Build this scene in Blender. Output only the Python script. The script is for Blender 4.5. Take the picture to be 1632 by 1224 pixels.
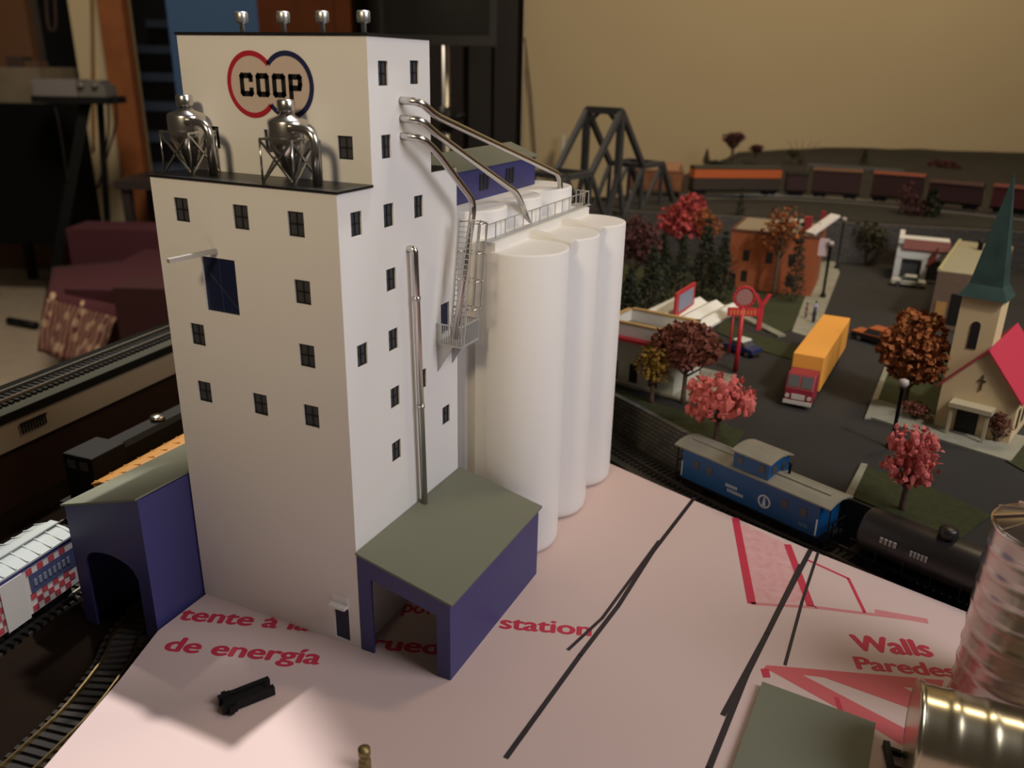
import bpy, bmesh, math, random
from mathutils import Vector, Matrix

for o in list(bpy.data.objects):
    bpy.data.objects.remove(o)
SC = bpy.context.scene
COL = SC.collection
CM = 0.01                      # everything below is written in centimetres
random.seed(7)
rad = math.radians

# ------------------------------------------------------------------ camera
CAM = Vector((-32.3804, -24.4527, 31.8047))
YAW, PITCH, ROLL, FPX = rad(25.0611), rad(20.8794), rad(1.1941), 1328.18
FWD = Vector((math.cos(YAW)*math.cos(PITCH), math.sin(YAW)*math.cos(PITCH), -math.sin(PITCH)))
_r = Vector((math.sin(YAW), -math.cos(YAW), 0)); _u = _r.cross(FWD)
RIGHT = math.cos(ROLL)*_r + math.sin(ROLL)*_u
UP = math.cos(ROLL)*_u - math.sin(ROLL)*_r
cam = bpy.data.cameras.new('camera')
cam.sensor_width = 36; cam.lens = FPX*36/1632
cam.clip_start = 0.01; cam.clip_end = 50
cam.dof.use_dof = True
cam.dof.focus_distance = 0.50
cam.dof.aperture_fstop = 9.5      # a phone lens: a pupil of about two millimetres
camo = bpy.data.objects.new('camera', cam); COL.objects.link(camo)
camo.matrix_world = Matrix(((RIGHT.x, UP.x, -FWD.x, CAM.x*CM), (RIGHT.y, UP.y, -FWD.y, CAM.y*CM),
                            (RIGHT.z, UP.z, -FWD.z, CAM.z*CM), (0, 0, 0, 1)))
SC.camera = camo

def ray(px, py):
    return RIGHT*((px-816)/FPX) - UP*((py-612)/FPX) + FWD
def at(px, py, z=None, x=None, y=None, u=None):
    """the point seen at a pixel on a plane of the place (cm)"""
    d = ray(px, py)
    if z is not None: t = (z-CAM.z)/d.z
    elif x is not None: t = (x-CAM.x)/d.x
    elif y is not None: t = (y-CAM.y)/d.y
    else: t = u/(d.x*math.cos(YAW)+d.y*math.sin(YAW))
    return CAM + d*t
def height_at(p, py):
    """height of a point standing over p that is seen at image row py"""
    lo, hi = -120.0, 300.0
    for _ in range(50):
        m = (lo+hi)/2
        d = Vector((p.x, p.y, m))-CAM
        if 612-FPX*d.dot(UP)/d.dot(FWD) < py: hi = m
        else: lo = m
    return lo
def vu(v, u, z=0):
    """v to the right, u away from the viewer's place"""
    return Vector((CAM.x+v*math.sin(YAW)+u*math.cos(YAW), CAM.y-v*math.cos(YAW)+u*math.sin(YAW), z))

# ------------------------------------------------------------------ light and exposure
SC.view_settings.view_transform = 'Standard'
SC.view_settings.look = 'None'
SC.view_settings.exposure = 0
SC.view_settings.gamma = 1
SC.view_settings.use_curve_mapping = False
W = bpy.data.worlds.new('room_ambience'); SC.world = W; W.use_nodes = True
W.node_tree.nodes['Background'].inputs[0].default_value = (1, .80, .58, 1)
W.node_tree.nodes['Background'].inputs[1].default_value = 0.045

def lamp(name, kind, loc, target, power, col, size=None, **k):
    l = bpy.data.lights.new(name, kind); l.energy = power; l.color = col
    if kind == 'AREA':
        l.shape = 'DISK'; l.size = size*CM
    else:
        l.shadow_soft_size = size*CM
    for a, b in k.items(): setattr(l, a, b)
    o = bpy.data.objects.new(name, l); COL.objects.link(o)
    o.location = Vector(loc)*CM
    d = (Vector(target)-Vector(loc)).normalized()
    o.rotation_euler = d.to_track_quat('-Z', 'Y').to_euler()
    return o
# neutral ceiling lamp to the right of the layout
lamp('ceiling_lamp_right', 'AREA', (6, -100, 82), (14, -4, 12), 7.2, (1, .975, 1), 64)
# warm lamp to the left; made-up shade, cone fades down the elevator
lamp('warm_spot_left', 'SPOT', (-92, -12, 84), (2, 8, 42), 23, (1, .80, .50), 9, spot_size=rad(38), spot_blend=1)
# bright spot lamp high behind the elevator, lighting the near end of the pink board; cone cut to imitate a shadow edge
lamp('spot_lamp', 'SPOT', (39.5, -5.7, 140), (-46, 19, 0), 90, (1, .97, .94), 1.6, spot_size=rad(30.3), spot_blend=.05)
# two spots added to brighten the left-hand tracks and the toy town
lamp('fill_spot_tracks', 'SPOT', (44, 88, 125), (12, 26, 0), 54, (1, .93, .80), 4.0, spot_size=rad(17), spot_blend=.5)
lamp('fill_spot_town', 'SPOT', tuple(vu(78, -5, 118)), tuple(vu(40, 102, 0)), 44, (1, .93, .82), 6.0, spot_size=rad(34), spot_blend=.9)
# warm wash added for the far wall, no fixture there
lamp('fill_far_wall', 'AREA', tuple(vu(90, 110, 160)), tuple(vu(60, 245, 60)), 20, (1, .79, .50), 50)
# fill light added to brighten the far left of the room
lamp('fill_back_left', 'AREA', tuple(vu(-110, 250, 150)), tuple(vu(-125, 380, -60)), 38, (1, .86, .70), 60)

# ------------------------------------------------------------------ helpers
def tag(o, label=None, cat=None, group=None, kind=None):
    if label: o['label'] = label
    if cat: o['category'] = cat
    if group: o['group'] = group
    if kind: o['kind'] = kind
    return o
def thing(name, label, cat, loc=(0, 0, 0), rot=0, group=None, kind=None):
    o = bpy.data.objects.new(name, None); COL.objects.link(o)
    o.empty_display_size = 0.01
    o.location = Vector(loc)*CM; o.rotation_euler = (0, 0, rot)
    return tag(o, label, cat, group, kind)

class MB:
    def __init__(s): s.v = []; s.f = []; s.m = []; s.M = Matrix.Identity(4); s.mi = 0; s.sm = []
    def add(s, vs, fs, smooth=False):
        b = len(s.v)
        s.v += [tuple(s.M @ Vector(p)) for p in vs]
        for f in fs: s.f.append([b+i for i in f]); s.m.append(s.mi); s.sm.append(smooth)
        return s
    def box(s, x0, x1, y0, y1, z0, z1):
        if x0 > x1: x0, x1 = x1, x0
        if y0 > y1: y0, y1 = y1, y0
        if z0 > z1: z0, z1 = z1, z0
        return s.add([(x0,y0,z0),(x1,y0,z0),(x1,y1,z0),(x0,y1,z0),(x0,y0,z1),(x1,y0,z1),(x1,y1,z1),(x0,y1,z1)],
              [(3,2,1,0),(4,5,6,7),(0,1,5,4),(1,2,6,5),(2,3,7,6),(3,0,4,7)])
    def prism(s, poly, axis, a, b):
        """closed polygon (in the two other axes, counted x,y / x,z / y,z) extruded along an axis"""
        n = len(poly)
        def P(q, t):
            return (t, q[0], q[1]) if axis == 'x' else (q[0], t, q[1]) if axis == 'y' else (q[0], q[1], t)
        vs = [P(q, a) for q in poly]+[P(q, b) for q in poly]
        fs = [tuple(range(n)), tuple(range(2*n-1, n-1, -1))]+[(i, (i+1) % n, n+(i+1) % n, n+i) for i in range(n)]
        return s.add(vs, fs)
    def slab(s, poly, z0, z1): return s.prism([(p[0], p[1]) for p in poly], 'z', z0, z1)
    def cyl(s, p0, p1, r0, r1=None, n=16, caps=True, smooth=True):
        r1 = r0 if r1 is None else r1
        p0, p1 = Vector(p0), Vector(p1)
        q = (p1-p0).normalized().to_track_quat('Z', 'Y')
        vs = []
        for p, r in ((p0, r0), (p1, r1)):
            for i in range(n):
                a = 2*math.pi*i/n
                vs.append(p+q @ Vector((r*math.cos(a), r*math.sin(a), 0)))
        s.add(vs, [(i, (i+1) % n, n+(i+1) % n, n+i) for i in range(n)], smooth)
        if caps: s.add(vs, [tuple(range(n-1, -1, -1)), tuple(range(n, 2*n))])
        return s
    def bar(s, p0, p1, w, h=None):
        """square bar between two points"""
        h = w if h is None else h
        p0, p1 = Vector(p0), Vector(p1)
        q = (p1-p0).normalized().to_track_quat('Z', 'Y')
        vs = []
        for p in (p0, p1):
            for a, b in ((-1,-1),(1,-1),(1,1),(-1,1)): vs.append(p+q @ Vector((a*w/2, b*h/2, 0)))
        return s.add(vs, [(3,2,1,0),(4,5,6,7),(0,1,5,4),(1,2,6,5),(2,3,7,6),(3,0,4,7)])
    def tube(s, path, r, n=10, caps=True):
        path = [Vector(p) for p in path]; k = len(path); vs = []
        d0 = (path[1]-path[0]).normalized(); q = d0.to_track_quat('Z', 'Y')
        for i, p in enumerate(path):
            d = (path[min(i+1, k-1)]-path[max(i-1, 0)]).normalized()
            q = (q @ Vector((0, 0, 1))).rotation_difference(d) @ q
            rr = r[i] if isinstance(r, (list, tuple)) else r
            for j in range(n):
                a = 2*math.pi*j/n
                vs.append(p+q @ Vector((rr*math.cos(a), rr*math.sin(a), 0)))
        fs = [(i*n+j, i*n+(j+1) % n, (i+1)*n+(j+1) % n, (i+1)*n+j) for i in range(k-1) for j in range(n)]
        s.add(vs, fs, True)
        if caps: s.add(vs, [tuple(range(n-1, -1, -1)), tuple(range((k-1)*n, k*n))])
        return s
    def lathe(s, prof, c=(0, 0, 0), n=24, smooth=True):
        c = Vector(c); vs = []; k = len(prof)
        for r, z in prof:
            for j in range(n):
                a = 2*math.pi*j/n
                vs.append(c+Vector((r*math.cos(a), r*math.sin(a), z)))
        fs = [(i*n+j, i*n+(j+1) % n, (i+1)*n+(j+1) % n, (i+1)*n+j) for i in range(k-1) for j in range(n)]
        s.add(vs, fs, smooth)
        if prof[0][0] > 1e-4: s.add(vs, [tuple(range(n-1, -1, -1))])
        if prof[-1][0] > 1e-4: s.add(vs, [tuple(range((k-1)*n, k*n))])
        return s
    def blob(s, c, r, rnd=.25, sub=1, sq=(1, 1, 1)):
        bm = bmesh.new(); bmesh.ops.create_icosphere(bm, subdivisions=sub, radius=1)
        vs = [Vector((v.co.x*sq[0], v.co.y*sq[1], v.co.z*sq[2]))*r*(1+random.uniform(-rnd, rnd))+Vector(c) for v in bm.verts]
        fs = [tuple(v.index for v in f.verts) for f in bm.faces]; bm.free()
        return s.add(vs, fs, False)
    def holed(s, O, U, V, w, h, holes, depth, N, us=None):
        """a wall rectangle with rectangular openings and their reveals; holes (u0,u1,v0,v1)"""
        O, U, V, N = Vector(O), Vector(U), Vector(V), Vector(N)
        ul = sorted(set([0, w]+[a for q in holes for a in q[:2]])); vl = sorted(set([0, h]+[a for q in holes for a in q[2:]]))
        P = lambda u, v, d=0: O+U*u+V*v-N*d
        for i in range(len(ul)-1):
            for j in range(len(vl)-1):
                u, v = (ul[i]+ul[i+1])/2, (vl[j]+vl[j+1])/2
                if any(q[0] < u < q[1] and q[2] < v < q[3] for q in holes): continue
                s.add([P(ul[i], vl[j]), P(ul[i+1], vl[j]), P(ul[i+1], vl[j+1]), P(ul[i], vl[j+1])], [(0, 1, 2, 3)])
        for q in holes:
            c = [(q[0], q[2]), (q[1], q[2]), (q[1], q[3]), (q[0], q[3])]
            for k in range(4):
                a, b = c[k], c[(k+1) % 4]
                s.add([P(*a), P(*b), P(*b, depth), P(*a, depth)], [(0, 1, 2, 3)])
        return s
    def build(s, name, mats, parent=None, bevel=0, origin=None):
        me = bpy.data.meshes.new(name)
        o0 = Vector(origin) if origin is not None else Vector((0, 0, 0))
        me.from_pydata([((Vector(p)-o0)*CM) for p in s.v], [], s.f)
        if not isinstance(mats, (list, tuple)): mats = [mats]
        for m in mats: me.materials.append(m)
        for i, p in enumerate(me.polygons): p.material_index = s.m[i]; p.use_smooth = s.sm[i]
        bm = bmesh.new(); bm.from_mesh(me)
        bmesh.ops.remove_doubles(bm, verts=bm.verts, dist=1e-6)
        bmesh.ops.recalc_face_normals(bm, faces=bm.faces)
        bm.to_mesh(me); bm.free()
        o = bpy.data.objects.new(name, me); COL.objects.link(o)
        if origin is not None: o.location = o0*CM
        if parent: o.parent = parent
        if bevel:
            b = o.modifiers.new('edge', 'BEVEL'); b.width = bevel*CM; b.segments = 2; b.limit_method = 'ANGLE'
        return o

def copy_tree(o, parent=None):
    c = o.copy(); COL.objects.link(c)
    if parent: c.parent = parent
    for ch in list(o.children): copy_tree(ch, c)
    return c

def arc(pts, r, n=6):
    """polyline with its inner corners rounded"""
    pts = [Vector(p) for p in pts]; out = [pts[0]]
    for i in range(1, len(pts)-1):
        a, b, c = pts[i-1], pts[i], pts[i+1]
        d1, d2 = (a-b), (c-b); t = min(r, d1.length*.49, d2.length*.49)
        p, q = b+d1.normalized()*t, b+d2.normalized()*t
        for k in range(n+1):
            s = k/n; out.append(p*(1-s)**2+b*2*s*(1-s)+q*s*s)
    out.append(pts[-1]); return out

# ------------------------------------------------------------------ materials
_m = {}
def mat(name, col, rough=.6, metal=0, spec=.5, noise=None, scale=40, bump=0, bscale=60, alpha=1, coat=0):
    """col linear rgb; noise=(second colour, amount) mottles the base colour"""
    if name in _m: return _m[name]
    m = bpy.data.materials.new(name); m.use_nodes = True; nt = m.node_tree; b = nt.nodes['Principled BSDF']
    b.inputs['Base Color'].default_value = (*col, 1); b.inputs['Roughness'].default_value = rough
    b.inputs['Metallic'].default_value = metal; b.inputs['Specular IOR Level'].default_value = spec
    if coat: b.inputs['Coat Weight'].default_value = coat
    tc = nt.nodes.new('ShaderNodeTexCoord')
    if noise:
        n = nt.nodes.new('ShaderNodeTexNoise'); n.inputs['Scale'].default_value = scale; n.inputs['Detail'].default_value = 5
        nt.links.new(tc.outputs['Object'], n.inputs['Vector'])
        r = nt.nodes.new('ShaderNodeValToRGB')
        r.color_ramp.elements[0].position = .5-noise[1]/2; r.color_ramp.elements[1].position = .5+noise[1]/2
        r.color_ramp.elements[0].color = (*col, 1); r.color_ramp.elements[1].color = (*noise[0], 1)
        nt.links.new(n.outputs['Fac'], r.inputs['Fac']); nt.links.new(r.outputs['Color'], b.inputs['Base Color'])
    if bump:
        n2 = nt.nodes.new('ShaderNodeTexNoise'); n2.inputs['Scale'].default_value = bscale; n2.inputs['Detail'].default_value = 4
        nt.links.new(tc.outputs['Object'], n2.inputs['Vector'])
        bp = nt.nodes.new('ShaderNodeBump'); bp.inputs['Strength'].default_value = bump; bp.inputs['Distance'].default_value = .001
        nt.links.new(n2.outputs['Fac'], bp.inputs['Height']); nt.links.new(bp.outputs['Normal'], b.inputs['Normal'])
    _m[name] = m; return m
def brick_mat(name, c1, c2, mortar, scale, rough=.85, bw=.5, rh=.25, ms=.02):
    if name in _m: return _m[name]
    m = bpy.data.materials.new(name); m.use_nodes = True; nt = m.node_tree; b = nt.nodes['Principled BSDF']
    t = nt.nodes.new('ShaderNodeTexBrick'); t.inputs['Color1'].default_value = (*c1, 1); t.inputs['Color2'].default_value = (*c2, 1)
    t.inputs['Mortar'].default_value = (*mortar, 1); t.inputs['Scale'].default_value = scale
    t.inputs['Brick Width'].default_value = bw; t.inputs['Row Height'].default_value = rh; t.inputs['Mortar Size'].default_value = ms
    tc = nt.nodes.new('ShaderNodeTexCoord'); sp = nt.nodes.new('ShaderNodeSeparateXYZ'); cb = nt.nodes.new('ShaderNodeCombineXYZ')
    ad = nt.nodes.new('ShaderNodeMath'); ad.operation = 'ADD'
    nt.links.new(tc.outputs['Object'], sp.inputs[0])
    nt.links.new(sp.outputs['X'], ad.inputs[0]); nt.links.new(sp.outputs['Y'], ad.inputs[1])
    nt.links.new(ad.outputs[0], cb.inputs['X']); nt.links.new(sp.outputs['Z'], cb.inputs['Y'])
    nt.links.new(cb.outputs[0], t.inputs['Vector']); nt.links.new(t.outputs['Color'], b.inputs['Base Color'])
    b.inputs['Roughness'].default_value = rough
    _m[name] = m; return m

WHITE = mat('white_styrene', (.80, .78, .77), .55, bump=.06, bscale=300)
BLACKROOF = mat('black_tar_paper', (.012, .011, .011), .35, bump=.1, bscale=400)
GLASS = mat('dark_window_pane', (.055, .056, .062), .4)
MUNTIN = mat('black_muntin', (.016, .016, .018), .4)
NAVY = mat('navy_door', (.008, .014, .05), .4)
CHROME = mat('silver_plastic', (.62, .60, .58), .22, 1.0)
SILVERPAINT = mat('grey_silver_casting', (.50, .50, .49), .35, .85)
GREYMET = mat('light_grey_railing', (.48, .48, .48), .45, .3)
PURPLE = mat('blue_styrene', (.045, .044, .165), .5)
GREYROOF = mat('grey_green_roof', (.17, .175, .125), .7, bump=.1, bscale=300)
SILO = mat('white_plaster', (.84, .82, .81), .75, bump=.35, bscale=45)
CONC = mat('cast_plaster_top', (.78, .76, .72), .8, bump=.3, bscale=60)
RED = mat('red_ring', (.42, .012, .035), .5)
BLUE = mat('navy_ring', (.012, .016, .075), .5)
LOGOBG = mat('logo_pinkish_disc', (.60, .49, .44), .55)
INK = mat('black_letters', (.006, .006, .008), .5)
PINK = mat('pink_foam_board', (.66, .505, .48), .62, noise=((.64, .485, .455), .5), scale=6, bump=.05, bscale=120)
REDINK = mat('red_print', (.55, .03, .07), .6)
PALERED = mat('pale_red_print', (.62, .22, .24), .6)
MARKER = mat('black_marker_ink', (.018, .012, .02), .5)
DARKBASE = mat('dark_brown_benchwork', (.010, .006, .004), .95, 0, .05, noise=((.014, .008, .005), .5), scale=8)
BLACK = mat('black_plastic', (.006, .006, .007), .5, 0, .25)
RAILM = mat('brass_rail', (.60, .45, .22), .3, 1.0)
STEELRAIL = mat('steel_rail', (.35, .33, .30), .35, 1.0)
TIE = mat('dark_tie', (.02, .016, .013), .8)
BALLAST = mat('dark_ballast', (.045, .042, .038), .95, noise=((.09, .085, .075), .6), scale=500, bump=.6, bscale=500)

def text_part(name, body, size, material, O, X, Y, parent, fit=None, offset=0.0, shear=0, depth=.012, z_lift=.0, font_scale_y=None):
    """flat lettering: origin O, baseline X, up Y; fit = width in cm"""
    cu = bpy.data.curves.new(name, 'FONT'); cu.body = body; cu.size = 1; cu.extrude = 0.004; cu.shear = shear
    o = bpy.data.objects.new(name, cu); COL.objects.link(o)
    bpy.context.view_layer.update()
    dg = bpy.context.evaluated_depsgraph_get()
    me0 = bpy.data.meshes.new_from_object(o.evaluated_get(dg)); bpy.data.objects.remove(o)
    vs, fs = [], []                        # heavy face: the glyphs repeated a hair apart
    for dx, dy in ([(0, 0)] if not offset else [(0, 0), (offset, 0), (-offset, 0), (0, offset*.6), (0, -offset*.6), (offset*.5, 0), (-offset*.5, 0)]):
        k = len(vs); vs += [(v.co.x+dx, v.co.y+dy, v.co.z*(1+.25*k/len(me0.vertices))) for v in me0.vertices]
        fs += [[k+i for i in p.vertices] for p in me0.polygons]
    me = bpy.data.meshes.new(name); me.from_pydata(vs, [], fs)
    xs = [v.co.x for v in me.vertices]; x0, x1 = min(xs), max(xs)
    sx = fit/(x1-x0) if fit else size
    sy = size
    X, Y, O = Vector(X).normalized(), Vector(Y).normalized(), Vector(O); N = X.cross(Y)
    for v in me.vertices:
        v.co = (O+X*((v.co.x-x0)*sx)+Y*(v.co.y*sy)+N*((v.co.z/.004+1)*.5*depth+z_lift))*CM
    me.materials.clear(); me.materials.append(material)
    t = bpy.data.objects.new(name, me); COL.objects.link(t)
    if parent: t.parent = parent
    return t
# ------------------------------------------------------------------ table and pink board
def P2(px, py, z=0):
    p = at(px, py, z=z); return (p.x, p.y)
tab = MB()
tab.slab([(-75, 40), (-75, -70), (60, -110), tuple(vu(150, 236).xy), tuple(vu(18, 236).xy), (60, 44), (0, 40)], -4.5, -1.8)
tag(tab.build('layout_table', DARKBASE), 'dark brown benchwork under the tracks around the pink board', 'table', kind='thing')

foam_poly = [(-36, 1.15), (-14.04, 8.42), (-8.16, 10.2), (-4.06, 11.7), (0.2, 11.9), (11, 11.9), (27, 6), (30.3, -3.5), (30.0, -4.4), (26.8, -12.6), (23.2, -22.5), (20.2, -32.2), (15, -46), (-20, -46), (-36, -30)]
board = thing('foam_board', 'large pink foam insulation board with red printing that carries the white grain elevator', 'board')
fb = MB(); fb.slab(foam_poly, -1.8, 0); fb.build('board', PINK, board)
TX, TY = Vector((.328, -.945, 0)), Vector((.945, .328, 0))
def ft(body, px, py, fit, size, off=.045, X=TX, Y=TY):
    p = at(px, py, z=0)
    return text_part('lettering', body, size, REDINK, (p.x, p.y, 0.001), X, Y, board, fit=fit, offset=off, depth=.006)
ft('de energía', 258, 1036, 9.3, 1.75, .035)
ft('tente á la', 281, 987, 8.3, 1.75, .035)
ft('rueda', 588, 1033, 5.2, 1.75, .035)
ft('power', 640, 975, 3.6, 1.7, .035)
ft('station', 795, 1001, 5.6, 1.75, .035)
ft('Walls', 1362, 1036, 4.55, 2.1, .05)
ft('Paredes', 1366, 1066, 5.6, 1.55, .04)
def strip(pts, w, name, material, z0=.001, z1=.006, px=True):
    q = [Vector((*P2(*p), 0)) if px else Vector((*p, 0)) for p in pts]
    m = MB()
    for a, b in zip(q, q[1:]):
        d = (b-a).normalized(); n = Vector((-d.y, d.x, 0))
        wa, wb = (w if not isinstance(w, tuple) else w)if isinstance(w, tuple) else (w, w)
        a2, b2 = a-d*.03, b+d*.03
        m.slab([a2+n*wa/2, a2-n*wa/2, b2-n*wb/2, b2+n*wb/2], z0, z1)
    return m.build(name, material, board)
# printed red drawing of a wall panel
strip([(1172, 826), (1198, 962)], .55, 'printed_line', REDINK)
strip([(1255, 868), (1292, 966)], .50, 'printed_line', REDINK)
strip([(1198, 962), (1300, 968), (1478, 990)], .30, 'printed_line', PALERED)
strip([(1288, 893), (1352, 922), (1378, 976)], .22, 'printed_line', REDINK)
strip([(1395, 975), (1478, 990)], .55, 'printed_line', PALERED, .001, .005)
pz = MB(); pz.slab([P2(*q) for q in [(1176, 830), (1255, 868), (1290, 962), (1200, 960)]], .0005, .002)
pz.build('printed_hatching', mat('pink_hatching', (.72, .46, .45), .6, noise=((.66, .30, .31), .5), scale=160), board)
for kq, quad in enumerate([[(1214, 1068), (1222, 1060), (1504, 1084), (1500, 1102)], [(1222, 1066), (1268, 1070), (1450, 1165), (1440, 1190), (1400, 1165)], [(1300, 1075), (1440, 1095), (1500, 1130), (1480, 1140)]]):
    m = MB(); m.slab([P2(*q) for q in quad], .0005, .003+.003*kq); m.build('printed_band', mat('red_band_print', (.62, .12, .14), .6), board)
m = MB(); m.slab([P2(*q) for q in [(1212, 1066), (1225, 1066), (1228, 1080), (1216, 1080)]], .0005, .012); m.build('printed_corner', REDINK, board)
strip([(1333, 1112), (1340, 1132)], .25, 'printed_line', REDINK, .001, .014)
# black felt-pen lines drawn on the board
strip([(1107, 793), (1040, 880), (985, 966), (925, 1044), (806, 1208)], .30, 'marker_line', MARKER, .006, .010)
strip([(1050, 862), (960, 985), (905, 1036)], .22, 'marker_line', MARKER, .010, .013)
strip([(1292, 876), (1240, 975), (1190, 1075), (1130, 1224), (1115, 1262)], .34, 'marker_line', MARKER, .006, .010)
strip([(1276, 900), (1222, 1010), (1152, 1140)], .30, 'marker_line', MARKER, .010, .013)
strip([(1304, 880), (1278, 960), (1251, 1060)], .2, 'marker_line', MARKER, .006, .010)

# ------------------------------------------------------------------ the grain elevator
Wd, D1, D2, H1, H2, H3, DX = 12.0, 8.70, 11.6, 26.0, 33.0, 26.15, 2.955
el = thing('grain_elevator', 'tall white toy grain elevator with a round double-ring sign high on its tower', 'toy building')
RW = dict(w=.90, h=1.2)
def hole(c, z, w=.90, h=1.2): return (c-w/2, c+w/2, z-h/2, z+h/2)
cx = [1.47, 4.35, 7.3, 10.1]
r_low = [hole(cx[0], 24.4), hole(cx[0], 17.6)]
r_mid = [hole(4.25, 31.35, .84, 1.15), hole(7.15, 31.4, .84, 1.15), hole(4.32, 27.87, .84, 1.16), hole(4.33, 24.42), hole(7.3, 24.48), hole(4.37, 21.0), hole(4.39, 17.62), hole(7.32, 14.3), hole(4.39, 14.22), hole(4.34, 10.9)]
r_far = [hole(10.1, 11.0), hole(10.1, 17.4, 1.0, 1.86)]
f_main = [hole(c, z, .98, 1.24) for c, z in [(10.0, 24.43), (6.0, 24.4), (2.52, 24.37), (2.41, 20.97), (9.91, 17.6), (2.42, 17.58), (9.91, 14.2), (5.89, 14.2), (2.42, 14.2)]]
f_door = [(6.72, 9.03, 19.12, 22.1), (.75, 1.78, .25, 2.45)]
f_tow = [(c-.45, c+.45, z-DX*0-26-.57, z-26+.57) for c, z in [(1.52, 27.83), (6.2, 27.9), (10.2, 27.9)]]
b = MB()
DEP = .16
b.holed((0, 0, 0), (1, 0, 0), (0, 0, 1), DX, H1, r_low, DEP, (0, -1, 0))
b.holed((DX, 0, 0), (1, 0, 0), (0, 0, 1), D1-DX, H2, [(q[0]-DX, q[1]-DX, q[2], q[3]) for q in r_mid], DEP, (0, -1, 0))
b.holed((D1, 0, 0), (1, 0, 0), (0, 0, 1), D2-D1, H3, [(q[0]-D1, q[1]-D1, q[2], q[3]) for q in r_far], DEP, (0, -1, 0))
b.holed((0, 0, 0), (0, 1, 0), (0, 0, 1), Wd, H1, f_main+f_door, DEP, (-1, 0, 0))
b.holed((DX, 0, H1), (0, 1, 0), (0, 0, 1), Wd, H2-H1, f_tow, DEP, (-1, 0, 0))
# other faces
b.add([(0,Wd,0),(D2,Wd,0),(D2,Wd,H3),(D1,Wd,H3),(D1,Wd,H2),(DX,Wd,H2),(DX,Wd,H1),(0,Wd,H1)], [(0,1,2,3,4,5,6,7)])
b.add([(D2,0,0),(D2,Wd,0),(D2,Wd,H3),(D2,0,H3)], [(0,1,2,3)])
b.add([(D1,0,H3),(D1,Wd,H3),(D1,Wd,H2),(D1,0,H2)], [(0,1,2,3)])
b.add([(0,0,H1),(DX,0,H1),(DX,Wd,H1),(0,Wd,H1)], [(0,1,2,3)])
b.add([(DX,0,H2),(D1,0,H2),(D1,Wd,H2),(DX,Wd,H2)], [(0,1,2,3)])
b.add([(D1,0,H3),(D2,0,H3),(D2,Wd,H3),(D1,Wd,H3)], [(0,1,2,3)])
b.build('walls', WHITE, el)
rf = MB(); rf.box(-.08, DX-.01, -.08, Wd+.08, H1+.01, H1+.13); rf.build('lower_roof', BLACKROOF, el)
rf = MB(); rf.box(DX-.08, D1+.08, -.08, Wd+.08, H2+.01, H2+.14); rf.build('tower_roof', BLACKROOF, el)
rf = MB(); rf.box(D1+.01, D2-.12, .12, Wd, H3-.0, H3+.08); rf.build('rear_roof', BLACKROOF, el)
def window(face, q, off=0, zoff=0, mt=(GLASS, MUNTIN), cross=True, name='window', mat_swap=None):
    m = MB(); a0, a1, z0, z1 = q; z0 += zoff; z1 += zoff
    def bx(u0, u1, v0, v1, d0, d1):
        if face == 'R': m.box(u0, u1, d0, d1, v0, v1)
        else: m.box(off+d0, off+d1, u0, u1, v0, v1)
    bx(a0, a1, z0, z1, DEP-.03, DEP+.05)
    if cross:
        m.mi = 1; t = .035; um, vm = (a0+a1)/2, (z0+z1)/2
        bx(um-t, um+t, z0, z1, DEP-.075, DEP-.03); bx(a0, a1, vm-t, vm+t, DEP-.075, DEP-.03)
        for e0, e1 in ((a0, a0+.07), (a1-.07, a1)): bx(e0, e1, z0, z1, DEP-.075, DEP-.03)
        for e0, e1 in ((z0, z0+.07), (z1-.07, z1)): bx(a0, a1, e0, e1, DEP-.075, DEP-.03)
    return m.build(name, list(mt), el)
for q in r_low+r_mid+r_far[:1]: window('R', q)
for q in f_main: window('F', q)
for q in f_tow: window('F', q, DX, H1)
window('R', r_far[1], mt=(NAVY, MUNTIN), cross=False, name='platform_door')
d = MB(); q = f_door[0]
d.box(DEP-.04, DEP+.05, q[0], q[1], q[2], q[3])
d.mi = 1
d.bar((DEP-.06, q[1]-.1, q[3]-.6), (DEP-.06, q[0]+.05, q[2]+.25), .035)
d.bar((DEP-.06, (q[0]+q[1])/2, q[2]), (DEP-.06, (q[0]+q[1])/2, q[3]), .03)
o = d.build('loading_door', [NAVY, mat('door_brace', (.04, .05, .10), .4)], el); o['label'] = 'large dark navy loading door'
d = MB(); q = f_door[1]; d.box(DEP-.04, DEP+.05, q[0], q[1], q[2], q[3]); d.build('ground_door', NAVY, el)
d = MB(); d.box(-.45, 0, .72, 1.82, 2.62, 2.8); d.box(-.08, 0, .72, 1.82, 2.8, 3.3); d.build('door_hood', WHITE, el)
# hoist beam over the loading door
hp0 = at(344, 400, x=-.0); hp1 = at(268, 416, x=-2.6)
d = MB(); d.bar((.0, hp0.y, hp0.z), (-2.6, hp1.y, hp1.z), .26, .22); d.build('hoist_beam', mat('weathered_grey_beam', (.33, .31, .28), .6), el)
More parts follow.
